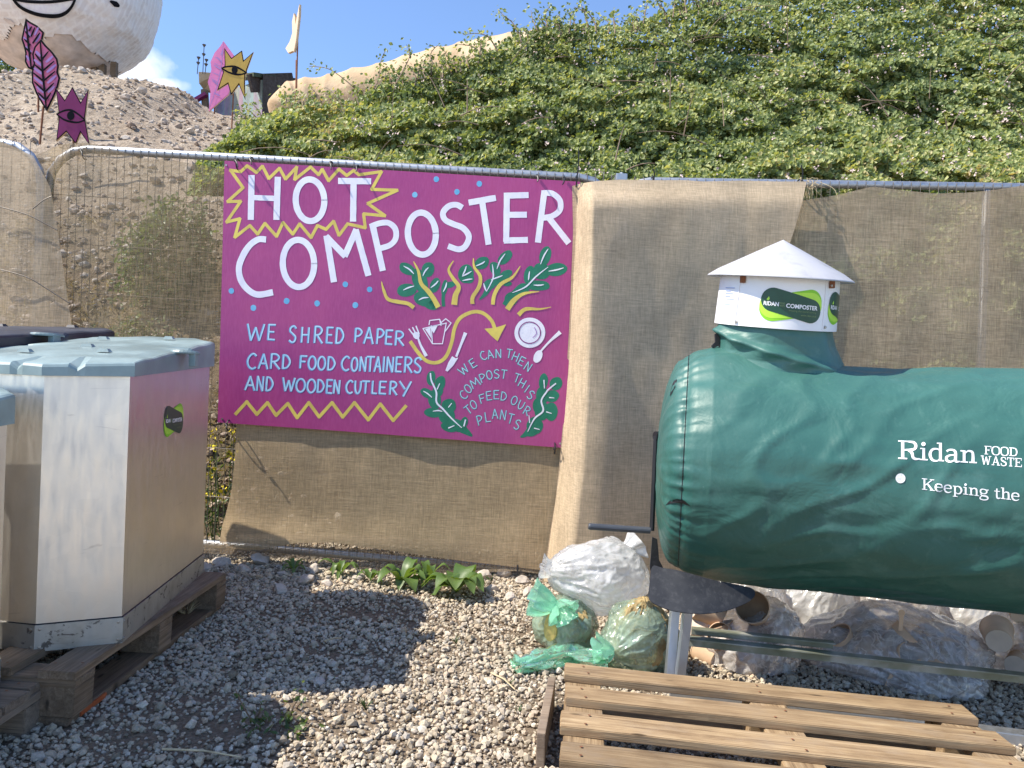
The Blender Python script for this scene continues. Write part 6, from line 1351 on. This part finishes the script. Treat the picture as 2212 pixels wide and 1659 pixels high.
head_ribbon('lip', [(25, -6), (45, 16), (80, 31), (118, 35), (140, 29), (155, 14), (164, -6)], [5, 7, 8, 9, 8, 6, 5], 'p_black', .03)
head_ribbon('lip', [(26, -3), (60, 3), (110, 4), (162, -3)], [6, 7, 7, 6], 'p_black', .032)
head_ribbon('cheek_mark', [(8, 40), (20, 47), (30, 52)], [3, 9, 3], 'mache_red', .02); head_ribbon('cheek_mark', [(238, 2), (250, 9), (258, 14)], [4, 12, 4], 'p_black', .02)
lg = MB()
for u, v0 in ((205, 130), (222, 140), (247, 135), (80, 130), (140, 150)):
    a = P(u, v0, 12); b = Vector((a.x, a.y, mound_z(a.x, 12)-.1)); lg.beam(b, a, .09, .07, (0, 1, 0))
lg.obj('support_post', M['old_wood'], head)
# shed
shp = P(566, 250, 11.2)
shed = thing('shed', 'patched dark timber shed behind the yellow crown', 'shed', (shp.x, shp.y, mound_z(shp.x, 11.2)))
def q4(ps): return [P(*p) for p in ps]
mb = MB(); mb.prism([P(462, 262, 12.2), P(566, 262, 11.2), P(566, 172, 11.2), P(462, 205, 12.2)], Vector((.02, .05, 0))); mb.obj('patched_wall', M['shed_boards'], shed)
mb = MB(); mb.prism([P(568, 265, 11.2), P(640, 265, 12.0), P(640, 172, 12.0), P(568, 160, 11.2)], Vector((-.02, .05, 0))); mb.obj('dark_wall', M['shed_dark'], shed)
mb = MB(); mb.beam(P(540, 180, 11.1), P(632, 176, 11.9), .06, .25, bev=.01); mb.obj('fascia', M['shed_dark'], shed)
mb = MB(); rp = [P(548, 156, 11.05), P(640, 169, 12.0), P(560, 166, 13.4), P(455, 168, 12.6)]; mb.prism(rp[::-1], Vector((0, 0, -.06))); mb.obj('roof', M['shed_roof'], shed)
mb = MB(); mb.prism([P(429, 155, 12.0), P(470, 158, 12.0), P(462, 196, 12.1), P(440, 194, 12.1), P(430, 180, 12.0)], Vector((.1, .3, 0))); mb.obj('sacking_corner', M['worm'], shed)
mb = MB(); mb.tube([P(442, 195, 12), P(444, 235, 12)], .06, 8); mb.obj('post', M['old_wood'], shed)
mb = MB(); mb.beam(P(420, 218, 11.9), P(446, 203, 11.9), .05, .09, (0, 1, 0)); tag(mb.obj('painted_beam', M['p_maroon'], base=P(420, 218, 11.9)), 'short dark red beam sticking out left of the shed', 'beam')
for i, (u, v0, v1) in enumerate(((441, 98, 160), (429, 125, 160), (446, 130, 160))):
    m = MB(); a, b = P(u, v0, 11.8), P(u-3, v1, 11.8); m.tube([b, a], .006, 6)
    for f in (0, .32): m.lathe([(.005, 0), (.03, .04), (.027, .043)], a.lerp(b, f)-Vector((0, 0, .03)), (0, 0, 1), 8)
    tag(m.obj('metal_flower', M['wire'], base=b), ['tallest thin metal flower pole left of the pink leaf', 'leaning metal flower pole at the far left of the three', 'shortest metal flower pole nearest the pink leaf'][i], 'pole')
# long segmented body
cen = smooth_line([P(606, 268, 9.9), P(622, 244, 9.95), P(655, 234, 10), P(720, 222, 10), P(790, 205, 9.9), P(860, 188, 9.8), P(940, 166, 9.6), P(1010, 152, 9.4), P(1080, 138, 9.2), P(1150, 128, 9.0), P(1230, 120, 8.9)], 12); rows = []
for i, p in enumerate(cen):
    t = i/(len(cen)-1); tg = (cen[min(i+1, len(cen)-1)]-cen[max(0, i-1)]).normalized(); s1 = Vector((0, 0, 1)); s1 = (s1-tg*s1.dot(tg)).normalized(); s2 = tg.cross(s1)
    r = float(np.interp(t, [0, .03, .08, .16, .3, 1], [.02, .16, .28, .37, .36, .33])); seg = abs(math.sin(t*math.pi*13)); r *= 1.0-.075*seg**.7
    rows.append([p+s1*r*math.sin(a)+s2*r*math.cos(a)+Vector((0, 0, .02*noise.noise(p*3+s1*math.sin(a)))) for a in np.linspace(0, 2*math.pi, 37)])
tag(MB().grid(rows).obj('caterpillar_sculpture', M['worm'], smooth=True, base=cen[0]), 'long tan canvas segmented caterpillar shape lying behind the brambles', 'sculpture')
